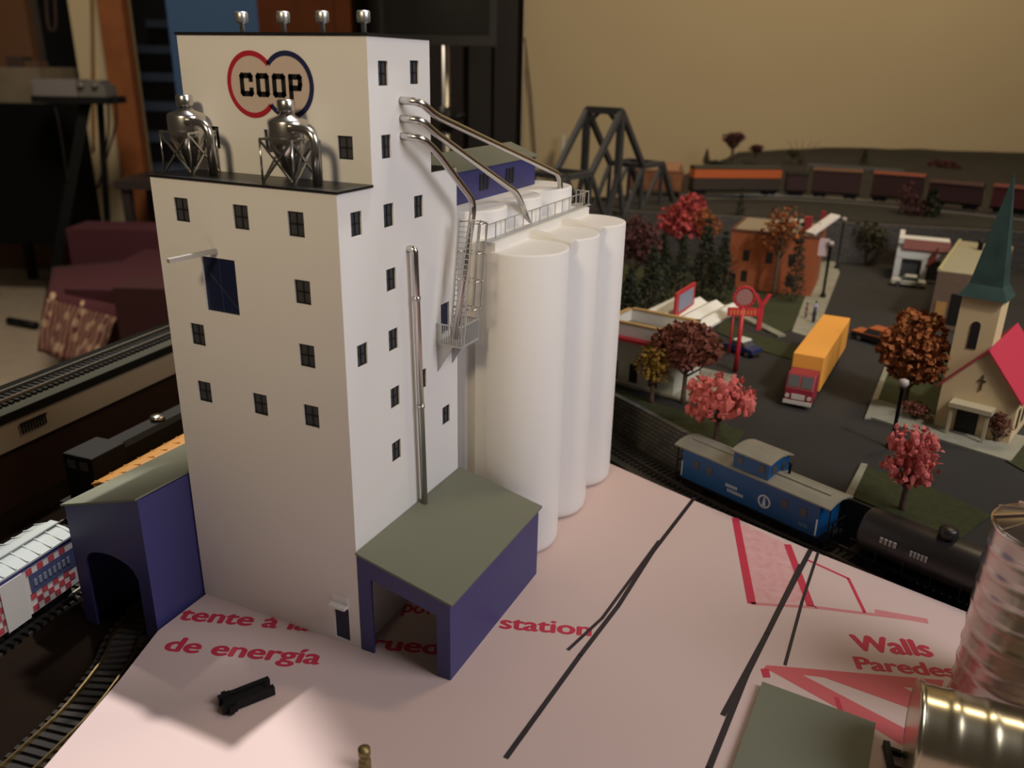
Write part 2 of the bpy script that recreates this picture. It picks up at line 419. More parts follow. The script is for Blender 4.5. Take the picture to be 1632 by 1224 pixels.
# sign with two rings
LC = [(7.16, 30.66), (4.86, 30.68)]; LR = 1.63
sg = MB()
def disc(m, c, r, x0, x1, n=48, clip=None):
    ps = [(c[0]+r*math.cos(2*math.pi*i/n), c[1]+r*math.sin(2*math.pi*i/n)) for i in range(n)]
    m.prism(ps, 'x', x0, x1)
disc(sg, LC[0], LR-.08, DX-.02, DX); disc(sg, LC[1], LR-.08, DX-.023, DX)
so = sg.build('sign_disc', LOGOBG, el)
def ring(c, other, material, name):
    m = MB(); n = 72
    for i in range(n):
        a, bb = 2*math.pi*i/n, 2*math.pi*(i+1)/n
        mid = (a+bb)/2
        px_, pz_ = c[0]+(LR-.11)*math.cos(mid), c[1]+(LR-.11)*math.sin(mid)
        if math.hypot(px_-other[0], pz_-other[1]) < LR-.10: continue
        m.prism([(c[0]+r*math.cos(t), c[1]+r*math.sin(t)) for r, t in ((LR-.25, a), (LR, a), (LR, bb), (LR-.25, bb))], 'x', DX-.035, DX)
    return m.build(name, material, el)
ring(LC[0], LC[1], RED, 'red_ring'); ring(LC[1], LC[0], BLUE, 'blue_ring')
def stroke_letter(ch, y0, y1, z0, z1, t=.26):
    """blocky sign letters; y decreases to the reader's right"""
    m = MB(); X0, X1 = DX-.045, DX-.002
    w = abs(y1-y0); h = z1-z0; c = .18
    def path(pts):
        for a, bq in zip(pts, pts[1:]):
            pa = Vector((0, y0-a[0], z0+a[1])); pb = Vector((0, y0-bq[0], z0+bq[1]))
            dd = (pb-pa).normalized(); nn = Vector((0, -dd.z, dd.y))*t/2
            pa -= dd*t*.36; pb += dd*t*.36
            m.prism([((p).y, (p).z) for p in (pa+nn, pa-nn, pb-nn, pb+nn)], 'x', X0, X1)
    e = t/2
    if ch == 'O': path([(c, e), (w-c, e), (w-e, c), (w-e, h-c), (w-c, h-e), (c, h-e), (e, h-c), (e, c), (c, e)])
    if ch == 'C': path([(w-e, .34), (w-e, c), (w-c, e), (c, e), (e, c), (e, h-c), (c, h-e), (w-c, h-e), (w-e, h-c), (w-e, h-.34)])
    if ch == 'P': path([(e, 0), (e, h-e), (w-c, h-e), (w-e, h-c), (w-e, h*.5+c*.4), (w-c, h*.42), (e, h*.42)])
    return m.build('sign_letter', INK, el)
for ch, y0, y1 in (('C', 7.93, 7.07), ('O', 6.86, 6.02), ('O', 5.81, 4.97), ('P', 4.77, 3.93)): stroke_letter(ch, y0, y1, 30.08, 31.22)
# roof vents
for y in (8.42, 5.71, 3.29, .85):
    m = MB(); m.lathe([(.13, 0), (.13, .45), (.30, .5), (.33, .55), (.33, .95), (.28, 1.02), (0, 1.02)], (4.0, y, H2+.13), 16)
    m.build('roof_vent', SILVERPAINT, el)
# cyclone dust collectors
def cyclone(ox, oy):
    Z = H1+.13; c = Vector((ox+.95, oy+1.0, Z))
    root = MB(); root.lathe([(.05, .2), (.2, .3), (.94, 1.75), (.98, 2.0), (.98, 2.85), (.92, 3.0), (.42, 3.2), (.38, 3.28)], c, 28)
    body = root.build('dust_collector', CHROME, el)
    cp = MB(); cp.lathe([(.30, 3.2), (.30, 3.38), (.42, 3.4), (.44, 3.46), (.44, 3.86), (.38, 3.94), (0, 3.95)], c, 20); cp.build('cap', CHROME, body)
    fr = MB(); s = .98; hh = 2.1; r = .055
    cs = [c+Vector((a*s, b_*s, 0)) for a, b_ in ((-1,-1),(1,-1),(1,1),(-1,1))]
    for i in range(4):
        a, bq = cs[i], cs[(i+1) % 4]; h = Vector((0, 0, hh))
        fr.cyl(a, a+h, r, n=6); fr.bar(a+h, bq+h, .1); fr.bar(a, bq+h*.97, .09); fr.bar(bq, a+h*.97, .09)
    fr.build('stand', CHROME, body)
    pp = MB()
    pp.tube(arc([c+Vector((-.55, -.2, 2.62)), c+Vector((-.55, -2.05, 2.62)), c+Vector((-.55, -2.05, 0))], .75, 8), .23, 12)
    pp.build('duct', CHROME, body)
cyclone(.72, 3.0); cyclone(.95, 9.9)
# spouts from the tower to the silos
def spout(z0, end, r=.2):
    m = MB()
    s = Vector((5.75, .1, z0))
    y = -1.15
    pts = arc([s, (5.9, y*.95, z0-.02), (7.2, y, z0-.72)]+end, .8, 8)
    m.tube(pts, r, 14); return m.build('spout', CHROME, el)
spout(30.05, [(25.75, -.75, 24.45), (26.5, -.8, 21.7)])
spout(29.17, [(18.4, -.8, 23.95), (20.3, -.85, 21.7)])
spout(28.3, [(11.3, -1.35, 24.3), (8.85, -1.35, 16.6)])
m = MB(); m.tube(arc([(6.08, .1, 22.35), (6.12, -.42, 22.4), (6.62, -.42, 6.2)], .4, 8), .2, 14)
for z in (19.6, 13.0): m.cyl((6.12+(22.4-z)/16.2*.5, -.42, z-.1), (6.12+(22.4-z)/16.2*.5, -.42, z+.1), .24, n=14)
m.build('downpipe', CHROME, el)
# platform with railing, brackets, caged ladder
pf = MB(); pf.box(9.0, 11.2, -1.75, 0, 16.0, 16.14)
for x in (9.1, 10.9): pf.prism([(0, 16.0), (-1.1, 16.0), (0, 14.2)], 'x', x, x+.1)
for k in range(14):
    x = 9.05+k*2.1/13; pf.box(x-.025, x+.025, -1.75, -1.70, 16.1, 17.3)
for k in range(12):
    y = -1.72+k*1.65/11; pf.box(9.0, 9.05, y-.025, y+.025, 16.1, 17.3); pf.box(11.15, 11.2, y-.025, y+.025, 16.1, 17.3)
pf.box(9.0, 11.2, -1.76, -1.69, 17.28, 17.36); pf.box(8.99, 9.06, -1.75, 0, 17.28, 17.36); pf.box(11.14, 11.21, -1.75, 0, 17.28, 17.36)
pf.build('platform', GREYMET, el)
ld = MB(); a0, a1 = Vector((9.2, -1.75, 16.1)), Vector((10.35, -1.75, 23.5)); wv = Vector((0, .9, 0)); wx = Vector((.75, 0, 0))
for off in (Vector((0, 0, 0)), wv): ld.bar(a0+off, a1+off, .1)
for k in range(24):
    p = a0.lerp(a1, (k+.5)/24); ld.cyl(p, p+wv, .03, n=6)
ld.build('ladder', GREYMET, el)
cg = MB()
for k, t in enumerate((.30, .52, .74, .97)):
    p = a0.lerp(a1, t)
    cg.tube(arc([p, p+Vector((-.15, -.5, 0)), p+Vector((.6, -.75, 0)), p+wv*.2+Vector((.85, 0, 0)), p+wv], .3, 4), .045, 6)
for q in ((-.1, -.45, 0), (.5, -.7, 0), (.8, -.1, 0)): cg.bar(a0.lerp(a1, .3)+Vector(q), a0.lerp(a1, .98)+Vector(q), .07)
cg.build('ladder_cage', CHROME, el)

# ------------------------------------------------------------------ silos behind the tower
sb = thing('silo_block', 'white plaster block of six round silos behind the tall elevator', 'toy silos')
SX, SR, ZT, ZL = [15.45, 21.11, 26.77], 2.88, 21.15, 23.4
YF, YB = -2.75, 1.7
def silo(x, y, top):
    m = MB(); m.lathe([(SR-.45, .02), (SR-.15, .1), (SR-.03, .4), (SR, .8), (SR, top-.12), (SR-.04, top-.03), (SR-.14, top)], (x, y, 0), 56)
    return m
for x in SX: silo(x, YF, ZT).build('silo', SILO, sb)
for x in SX: silo(x, YB, ZL).build('rear_silo', SILO, sb)
ZW = 21.7
m = MB(); m.box(12.9, 29.2, -1.95, -.6, 0, ZW); m.build('walkway_deck', CONC, sb)
for x in (18.3, 23.9):
    m = MB(); m.add([(x-.5,-5.0,ZT-.3),(x+.5,-5.0,ZT-.3),(x+.4,-1.9,ZT-.3),(x-.4,-1.9,ZT-.3),(x-.5,-5.0,ZT+.02),(x+.5,-5.0,ZT+.02),(x+.4,-1.9,ZW-.03),(x-.4,-1.9,ZW-.03)],[(3,2,1,0),(4,5,6,7),(0,1,5,4),(1,2,6,5),(2,3,7,6),(3,0,4,7)]); m.build('roof_rib', CONC, sb)
rl = MB()
n = 14; X0, X1, YR = 12.5, 30.2, -1.5
for k in range(n):
    x = X0+(X1-X0)*k/(n-1); rl.box(x-.03, x+.03, YR-.03, YR+.03, ZW-.05, ZW+1.1)
rl.box(X0, X1, YR-.03, YR+.03, ZW+1.05, ZW+1.11); rl.box(X0, X1, YR-.2, YR+.25, ZW, ZW+.1)
for y in (-1.15, -.8, -.45): rl.box(X1-.03, X1+.03, y-.03, y+.03, ZW-.05, ZW+1.1)
rl.box(X1-.03, X1+.03, YR, -.42, ZW+1.05, ZW+1.11); rl.box(X1-1.2, X1+.05, YR, -.4, ZW, ZW+.1)
rl.build('walkway_railing', GREYMET, sb)
GX0, GX1, GY = 12.2, 27.0, 1.75
gl = MB(); gl.box(GX0, GX1, GY, 3.75, ZL, 25.5); gl.prism([(GY, 25.5), (3.75, 25.5), (3.75, 26.25)], 'x', GX0, GX1)
gal = gl.build('gallery', PURPLE, sb); gal['label'] = 'blue gallery house with grey-green roof'
gr = MB(); gr.prism([(GY-.12, 25.47), (3.9, 26.3), (3.9, 26.42), (GY-.12, 25.6)], 'x', GX0-.1, GX1+.12); gr.build('gallery_roof', GREYROOF, gal)
for x in (13.2, 17.9, 21.9):
    m = MB()
    for k in range(3): m.box(x+k*.5, x+k*.5+.3, GY-.05, GY+.01, 23.95, 25.05)
    m.box(x-.05, x+1.35, GY-.04, GY, 24.45, 24.53)
    m.build('gallery_window', MUNTIN, gal)

# ------------------------------------------------------------------ sheds
def shed(root, w, d, zt, ze, z0, post, head, yo, arch=False):
    """x 0..d along the track, y from yo (at the tower) outwards to yo+w (sign of w); roof falls outwards"""
    t = .16; s = 1 if w > 0 else -1
    b = MB()
    ye = yo+w
    # outer long wall
    b.prism([(ye-s*t, z0), (ye, z0), (ye, ze), (ye-s*t, ze+(zt-ze)*t/abs(w))], 'x', t, d-t)
    if arch: b.box(t, d-t, yo, yo+s*t, z0, zt-.06)
    # gable walls with door openings
    for xa, xb in ((0, t), (d-t, d)):
        i0, i1 = yo+s*post, ye-s*post
        zi = lambda y: zt+(ze-zt)*(y-yo)/w
        b.prism([(yo, z0), (i0, z0), (i0, zi(i0)), (yo, zt)], 'x', xa, xb)
        b.prism([(i1, z0), (ye, z0), (ye, ze), (i1, zi(i1))], 'x', xa, xb)
        if arch:
            zb = head; N = 14; up = []
            for k in range(N+1):
                y = i0+(i1-i0)*k/N; up.append((y, zb+1.1*math.sqrt(max(0, 1-(2*k/N-1)**2))))
            for (ya, za), (yb, zb2) in zip(up, up[1:]):
                b.prism([(ya, za), (yb, zb2), (yb, zi(yb)), (ya, zi(ya))], 'x', xa, xb)
        else:
            b.prism([(i0, zi(i0)-head), (i1, zi(i1)-head), (i1, zi(i1)), (i0, zi(i0))], 'x', xa, xb)
    b.build('walls', PURPLE, root)
    r = MB(); sl = (ze-zt)/w; o = .18
    a, c = (yo, zt+.02), (ye+s*o, ze+sl*s*o+.02)
    r.prism([a, c, (c[0], c[1]+.14), (a[0], a[1]+.14)], 'x', -.14, d+.14)
    r.build('roof', GREYROOF, root)
sr = thing('truck_shed', 'blue drive-through shed with grey-green roof standing on the pink board in front of the silos', 'toy shed', (0, 0, 0))
shed(sr, -5.9, 11.7, 6.40, 5.0, 0, .85, 1.2, -.04)
sl = thing('train_shed', 'blue train shed with an arched opening, on the far side of the white elevator', 'toy shed', (-3.75, 12.12, 0))
shed(sl, 6.45, 11.5, 8.5, 6.5, -1.8, 1.0, 2.9, 0.0, arch=True)

# loose pieces lying on the board
p0, p1 = at(352, 1124, z=.3), at(433, 1092, z=.3)
d = (p1-p0).normalized(); nrm = Vector((-d.y, d.x, 0))
kb = MB()
for s in (-.38, .38):
    kb.bar(p0+nrm*s, p1+nrm*s, .30, .5)
kb.bar(p0+d*.15, p1-d*.5, .9, .36)
for k in range(2): kb.bar(p0+d*(.35+.2*k)-nrm*(.8-.1*k), p0+d*(.35+.2*k)+nrm*(.75-.1*k), .22, .4)
kp = [(-.0)]
tag(kb.build('black_bracket', BLACK, origin=(p0.x, p0.y, 0)), 'small black plastic bracket lying loose on the pink board', 'plastic part')
p0 = at(582, 1224, z=0.0)
cb = MB(); cb.lathe([(.30, 0), (.30, .5), (.22, .55), (.22, .8), (.3, .85), (.3, 1.2), (.0, 1.25)], (p0.x, p0.y, 0), 16)
tag(cb.build('brass_fitting', mat('dull_brass', (.25, .19, .08), .45, .7), origin=(p0.x, p0.y, 0)), 'tiny dull brass fitting standing at the near end of the pink board', 'fitting')
# ------------------------------------------------------------------ town: ground, walls, lawns
GZ = 2.0                                           # height of the town's streets
ASPH = mat('dark_asphalt', (.011, .010, .009), .85, noise=((.018, .016, .0145), .6), scale=18)
GRASS = mat('dull_green_turf', (.016, .021, .003), .95, noise=((.032, .036, .005), .5), scale=150, bump=.8, bscale=500)
PAVE = mat('worn_concrete', (.26, .25, .19), .85, noise=((.18, .17, .13), .5), scale=60)
EARTH = mat('dark_scenery_earth', (.008, .0065, .004), .95, noise=((.018, .0145, .008), .5), scale=35, bump=.8, bscale=120)
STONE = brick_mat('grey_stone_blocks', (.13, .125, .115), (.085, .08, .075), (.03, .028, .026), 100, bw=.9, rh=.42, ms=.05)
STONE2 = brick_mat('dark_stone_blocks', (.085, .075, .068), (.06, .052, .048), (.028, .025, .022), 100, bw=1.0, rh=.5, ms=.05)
G = lambda px, py, z=GZ: at(px, py, z=z)

front_edge = [(905, 590), (968, 628), (1020, 655), (1080, 688), (1140, 721), (1230, 756), (1345, 797), (1440, 837), (1520, 866), (1700, 932)]
fe = [G(*q) for q in front_edge]
# stone wall along the track
m = MB(); zt, zb = GZ+.25, -1.8
for a, c in zip(fe[:6], fe[1:6]):
    d = (c-a).normalized(); n = Vector((-d.y, d.x, 0)); n = n if n.dot(FWD) > 0 else -n
    m.slab([(a.x, a.y), (c.x, c.y), ((c+n*.5).x, (c+n*.5).y), ((a+n*.5).x, (a+n*.5).y)], zb, zt)
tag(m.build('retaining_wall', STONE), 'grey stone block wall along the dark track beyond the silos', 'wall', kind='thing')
# street level
WA, WB = G(1030, 398), G(1700, 440)                # foot of the rear wall
back = [WB+(WB-WA).normalized()*30, WA-(WB-WA).normalized()*40]
gp = [(p.x, p.y) for p in fe]+[(back[0].x, back[0].y), (back[1].x, back[1].y)]
gp = [(p.x+.5, p.y-.1) for p in fe]+gp[len(fe):]
m = MB(); m.slab(gp, -1.8, GZ)
tag(m.build('town_ground', ASPH), 'dark asphalt street level of the toy town beyond the tracks', 'ground', kind='thing')
def patch(name, pix, material, label, cat, h=.12, z=GZ):
    m = MB(); q = [G(*p, z) for p in pix]; m.slab([(p.x, p.y) for p in q], z-.02, z+h)
    return tag(m.build(name, material), label, cat, kind='thing')
patch('lawn', [(912, 592), (968, 625), (1080, 685), (1140, 717), (1167, 716), (1188, 690), (1140, 672), (1060, 648), (975, 618), (930, 595)], GRASS, 'narrow green lawn behind the stone wall, under the pink tree beside the street', 'lawn')
patch('lawn', [(940, 560), (985, 420), (1160, 446), (1288, 474), (1264, 524), (1238, 536), (1140, 494), (1060, 500), (985, 560)], GRASS, 'broad dark green lawn between the drive-in and the orange building', 'lawn')
patch('lawn', [(1150, 508), (1195, 532), (1246, 545), (1272, 556), (1262, 574), (1200, 556), (1142, 530)], GRASS, 'thin green kerb strip behind the blue convertible', 'lawn')
patch('lawn', [(1388, 664), (1426, 560), (1510, 560), (1530, 620), (1490, 690)], GRASS, 'green lawn to the left of the cream church', 'lawn')
patch('lawn', [(1374, 744), (1350, 790), (1440, 828), (1530, 860), (1580, 822), (1480, 778)], GRASS, 'oblong green lawn with the tall pink tree, behind the black tank car', 'lawn')
patch('lawn', [(1592, 730), (1632, 700), (1720, 720), (1720, 780), (1640, 757)], GRASS, 'scrap of green lawn in front of the church on its right', 'lawn')
patch('sidewalk', [(1262, 530), (1298, 541), (1338, 436), (1330, 418), (1300, 418), (1285, 470)], PAVE, 'pale concrete sidewalk beside the orange building', 'sidewalk', .16)
patch('sidewalk', [(1382, 666), (1400, 640), (1500, 668), (1640, 700), (1610, 738), (1500, 704)], PAVE, 'concrete forecourt at the church door', 'sidewalk', .2)
patch('kerb', [(1378, 668), (1420, 560), (1428, 560), (1388, 668)], PAVE, 'pale kerb at the edge of the church lawn', 'kerb', .22)
patch('kerb', [(1344, 796), (1372, 742), (1382, 744), (1358, 796)], PAVE, 'pale kerb at the left end of the lawn with the tall pink tree', 'kerb', .25)
patch('kerb', [(1146, 490), (1240, 538), (1252, 536), (1156, 488)], PAVE, 'pale kerb along the lawn behind the blue convertible', 'kerb', .25)
patch('forecourt', [(930, 585), (975, 610), (1110, 645), (1150, 640), (1170, 600), (1060, 575), (990, 560)], PAVE, 'pale concrete pad under the drive-in restaurant', 'pavement', .18)

# rear wall and the upper level
m = MB(); d = (WB-WA).normalized(); n = Vector((-d.y, d.x, 0)); n = n if n.dot(FWD) > 0 else -n
UZ = 8.4
q = [WA-d*14, WB+d*30]
m.slab([(q[0].x, q[0].y), (q[1].x, q[1].y), ((q[1]+n).x, (q[1]+n).y), ((q[0]+n).x, (q[0]+n).y)], GZ, UZ+.15)
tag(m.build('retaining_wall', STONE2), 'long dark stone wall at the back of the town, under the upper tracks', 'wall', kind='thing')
UB = 242                                            # the wall of the room stands at this distance
cA, cB = vu(62, UB-1), vu(190, UB-1)
def gridmesh(poly4, nu, nv, hf, name, material, label, cat):
    a, b_, c, e = [Vector((p[0], p[1], 0)) for p in poly4]
    m = MB(); vs = []
    for j in range(nv+1):
        for i in range(nu+1):
            s, t = i/nu, j/nv
            p = a.lerp(b_, s).lerp(e.lerp(c, s), t); vs.append((p.x, p.y, hf(s, t)))
    k = nu+1
    fs = [(j*k+i, j*k+i+1, (j+1)*k+i+1, (j+1)*k+i) for j in range(nv) for i in range(nu)]
    m.add(vs, fs, True)
    # skirt down to the benchwork
    rim = [i for i in range(k)]+[j*k+nu for j in range(1, nv+1)]+[nv*k+i for i in range(nu-1, -1, -1)]+[j*k for j in range(nv-1, 0, -1)]
    base = [(vs[i][0], vs[i][1], 1.5) for i in rim]; o = len(vs)
    m.add([vs[i] for i in rim]+base, [(i, (i+1) % len(rim), len(rim)+(i+1) % len(rim), len(rim)+i) for i in range(len(rim))])
    return tag(m.build(name, material), label, cat)
from mathutils import noise as mnoise
q0, q1 = WA-d*12+n*1.1, WB+d*30+n*1.1
def hz(s, t):
    base = UZ
    if t > .42: base += (t-.42)*7*min(1, .45+s*2.4)*(1-.35*s)
    if t > .9: base += .4
    return base+.35*mnoise.noise(Vector((s*14, t*9, 0)))*(t > .3)
gridmesh([(q0.x, q0.y), (q1.x, q1.y), (cB.x, cB.y), (cA.x, cA.y)], 60, 26, hz, 'upper_scenery', EARTH, 'dark earth plateau and low hill behind the toy town, up against the beige wall', 'hill')

# ------------------------------------------------------------------ plants
def leafball(m, c, r, n, size, sq=(1, 1, .8)):
    for _ in range(n):
        while True:
            p = Vector((random.uniform(-1, 1), random.uniform(-1, 1), random.uniform(-1, 1)))
            if .25 < p.length < 1: break
        p = p.normalized()*(p.length**.5)
        p = Vector((p.x*sq[0], p.y*sq[1], p.z*sq[2]))*r+Vector(c)
        a = Vector((random.gauss(0, 1), random.gauss(0, 1), random.gauss(0, 1))).normalized()
        b_ = a.cross(Vector((random.gauss(0, 1), random.gauss(0, 1), random.gauss(0, 1)))).normalized()
        s = size*random.uniform(.6, 1.3)
        m.add([p+a*s, p+b_*s, p-a*s, p-b_*s+a.cross(b_)*s*.4], [(0, 1, 2), (0, 2, 3)])
def foliage(name, c1, c2): return mat(name, c1, .9, noise=(c2, .6), scale=220)
F_PINK = foliage('pink_foliage', (.52, .10, .09), (.62, .17, .15))
F_MAROON = foliage('reddish_brown_foliage', (.11, .028, .018), (.17, .05, .03))
F_YELLOW = foliage('mustard_foliage', (.22, .12, .015), (.30, .18, .03))
F_RUST = foliage('rust_foliage', (.17, .045, .010), (.30, .09, .02))
F_RED = foliage('red_foliage', (.30, .03, .03), (.40, .06, .06))
F_DARK = foliage('dark_green_foliage', (.012, .016, .006), (.025, .028, .012))
F_DKRED = foliage('dark_maroon_foliage', (.045, .014, .014), (.08, .022, .02))
F_OLIVE = foliage('olive_foliage', (.03, .028, .008), (.05, .042, .014))
BARK = mat('brown_bark', (.055, .032, .02), .9, noise=((.10, .065, .04), .5), scale=150)
def tree(name, label, base, h, crown, r, material, kind='round', trunk=.28, lean=(0, 0), leaf=None, n=600, group=None):
    """base point, total height, crown = share of the height where the crown begins"""
    base = Vector(base)
    t = thing(name, label, 'tree', base, 0, group)
    top = Vector((lean[0], lean[1], h))
    m = MB(); ht = h*(crown+.25)
    m.tube([(0, 0, -.25), top*(.2*crown/1), top*crown, top*min(.85, crown+.3)], [trunk*1.2, trunk, trunk*.8, trunk*.35], 7)
    for k in range(5):
        a = k*1.26+random.random(); p = top*crown*random.uniform(.75, 1.05)
        m.tube([p, p+Vector((math.cos(a)*r*.35, math.sin(a)*r*.35, h*.12)), p+Vector((math.cos(a)*r*.6, math.sin(a)*r*.6, h*.25))], [trunk*.5, trunk*.35, trunk*.15], 5)
    m.build('trunk', BARK, t)
    c = MB(); ch = h*(1-crown); leaf = leaf or r*.09
    if kind == 'cone':
        for k in range(9):
            s = k/8; leafball(c, top*crown+Vector((0, 0, ch*(s*.93+.02))), r*(1-s*.85), n//8, leaf, (1, 1, .7))
    elif kind == 'clump':
        lobes = [Vector((random.uniform(-.55, .55)*r, random.uniform(-.55, .55)*r, random.uniform(-.3, .34)*ch)) for _ in range(7)]
        for k in range(150):
            while True:
                p = Vector((random.uniform(-1, 1), random.uniform(-1, 1), random.uniform(-1, 1)))
                if p.length < 1: break
            lb = lobes[k % 7]; q = Vector((p.x*r*.52, p.y*r*.52, p.z*ch*.26))+lb+top*crown+Vector((0, 0, ch*.5))
            c.blob(q, r*random.uniform(.07, .16), .4, 1, (1, 1, random.uniform(1.1, 1.9)))
        leafball(c, top*crown+Vector((0, 0, ch*.5)), r*1.02, n//3, leaf, (1, 1, ch/2/r))
    else:
        cc = top*crown+Vector((0, 0, ch*.5))
        for k in range(9):
            a = k*2.4; rr = r*.55*math.sqrt(k/8)
            leafball(c, cc+Vector((math.cos(a)*rr, math.sin(a)*rr, random.uniform(-.2, .25)*ch)), r*.52, n//9, leaf, (1, 1, min(1.3, ch/2/r*1.25)))
    c.build('crown', material, t)
    return t
def T(name, label, px, py, ptop, rpx, material, z=GZ+.1, crown=.4, kind='round', trunk=.25, n=600, u=None, leanpx=0, leaf=None, group=None):
    b_ = at(px, py, z=z) if u is None else at(px, py, u=u)
    dist = (b_-CAM).dot(FWD)
    h = height_at(b_, ptop)-b_.z
    return tree(name, label, b_, h, crown, rpx*dist/FPX, material, kind, trunk, (0, 0), leaf, n, group)
# near trees
T('pink_tree', 'bushy coral pink tree on the lawn beyond the stone wall, left of the yellow truck', 1140, 706, 596, 52, F_PINK, crown=.36, kind='clump', n=500)
T('pink_tree', 'ragged coral pink tree on the lawn behind the black tank car', 1437, 812, 682, 42, F_PINK, crown=.30, kind='clump', n=500)
T('red_brown_tree', 'broad reddish-brown tree in front of the drive-in restaurant', 1088, 640, 515, 58, F_MAROON, crown=.42, n=2200, z=GZ+.2)
T('yellow_tree', 'small mustard yellow tree by the drive-in wall near the silos', 1038, 640, 553, 33, F_YELLOW, crown=.36, n=700, z=GZ+.2)
T('rust_tree', 'rust brown tree on the lawn left of the cream church', 1440, 652, 494, 56, F_RUST, crown=.28, n=2200)
T('bush', 'low brown bush at the right of the church door', 1586, 704, 646, 20, F_MAROON, crown=.12, n=900)
T('bush', 'low reddish bush on the lawn at the left of the church door', 1458, 668, 640, 26, F_MAROON, crown=.1, n=300)
# trees round the drive-in and the orange building
T('orange_tree', 'thin autumn tree with rusty top in front of the orange building', 1232, 474, 330, 34, F_RUST, crown=.55, n=420, trunk=.3)
T('cypress', 'narrow dark cypress close in front of the orange building', 1262, 480, 352, 18, F_DARK, crown=.12, kind='cone', n=1000)
T('cypress', 'narrow dark evergreen between the bridge and the orange building', 1172, 400, 298, 16, F_DARK, crown=.12, kind='cone', n=800)
T('evergreen', 'tall dark evergreen left of the orange building, tallest of three', 1118, 470, 346, 26, F_DARK, crown=.12, kind='cone', n=1000)
T('evergreen', 'dark evergreen directly behind the drive-in roof', 1082, 486, 372, 24, F_DARK, crown=.12, kind='cone', n=900)
T('evergreen', 'dark evergreen beside the right-hand silo', 1035, 500, 392, 30, F_DARK, crown=.12, kind='cone', n=900)
T('red_tree', 'bright red-pink tree under the iron bridge', 1082, 424, 312, 44, F_RED, crown=.4, kind='round', n=900)
T('maroon_tree', 'dull maroon tree touching the right-hand silo', 1010, 470, 350, 44, F_DKRED, crown=.35, n=900)
T('autumn_tree', 'small brown tree between the red-pink tree and the orange building', 1118, 430, 334, 28, F_RUST, crown=.45, n=500)
T('autumn_tree', 'brown tree at the far end of the street, left of the white storefront', 1382, 420, 352, 30, F_OLIVE, crown=.3, n=500)
T('evergreen', 'dark evergreen above the white storefront against the rear wall', 1470, 400, 300, 34, F_DARK, crown=.12, kind='cone', n=900)
T('autumn_tree', 'dark leafless-looking tree right of the white storefront, by the rear wall', 1440, 398, 290, 26, F_DKRED, crown=.4, n=420)
T('evergreen', 'dark evergreen left of the red-pink tree, beside the maroon one', 1052, 462, 372, 26, F_DARK, crown=.1, kind='cone', n=1000)
T('evergreen', 'bushy dark evergreen at the left front corner of the orange building', 1146, 478, 366, 24, F_DARK, crown=.1, kind='cone', n=1100)
T('evergreen', 'low dark evergreen between the silo and the drive-in canopy', 1000, 520, 428, 30, F_DARK, crown=.1, kind='cone', n=900)
# trees on the hill
for lab, px, py, pt, r, f, k, cr in [
    ('umbrella-shaped maroon tree, taller of two standing out on the hill', 1166, 254, 212, 19, F_DKRED, 'round', .5),
    ('small round maroon tree beside the taller umbrella-shaped one on the hill', 1204, 250, 231, 12, F_DKRED, 'round', .35),
    ('tiny dark pointed tree on the hill slope next to the iron bridge', 1125, 262, 237, 7, F_DARK, 'cone', .1),
    ('tiny dark pointed tree near the middle of the hill skyline', 1376, 262, 236, 7, F_DARK, 'cone', .1),
    ('low dark bush on the hill left of the bare twigs', 1264, 252, 237, 11, F_OLIVE, 'round', .2),
    ('dark maroon bush on the hill above the red train cars', 1500, 278, 256, 26, F_DKRED, 'round', .2),
    ('dark green bush on the hill behind the orange-striped car', 1140, 276, 256, 14, F_DARK, 'round', .2)]:
    T('hill_tree', lab, px, py, pt, r, f, crown=cr, kind=k, n=1100, u=216, trunk=.4)
b_ = at(1275, 258, u=216); m = MB()
for a in (-.5, -.25, 0, .3, .55): m.tube([(b_.x, b_.y, b_.z-1), (b_.x+a*3*math.sin(YAW), b_.y-a*3*math.cos(YAW), b_.z+2.4), (b_.x+a*8*math.sin(YAW), b_.y-a*8*math.cos(YAW), b_.z+5.2)], [.14, .1, .04], 5)
tag(m.build('bare_shrub', BARK), 'spray of bare twigs standing on the hill skyline', 'shrub')
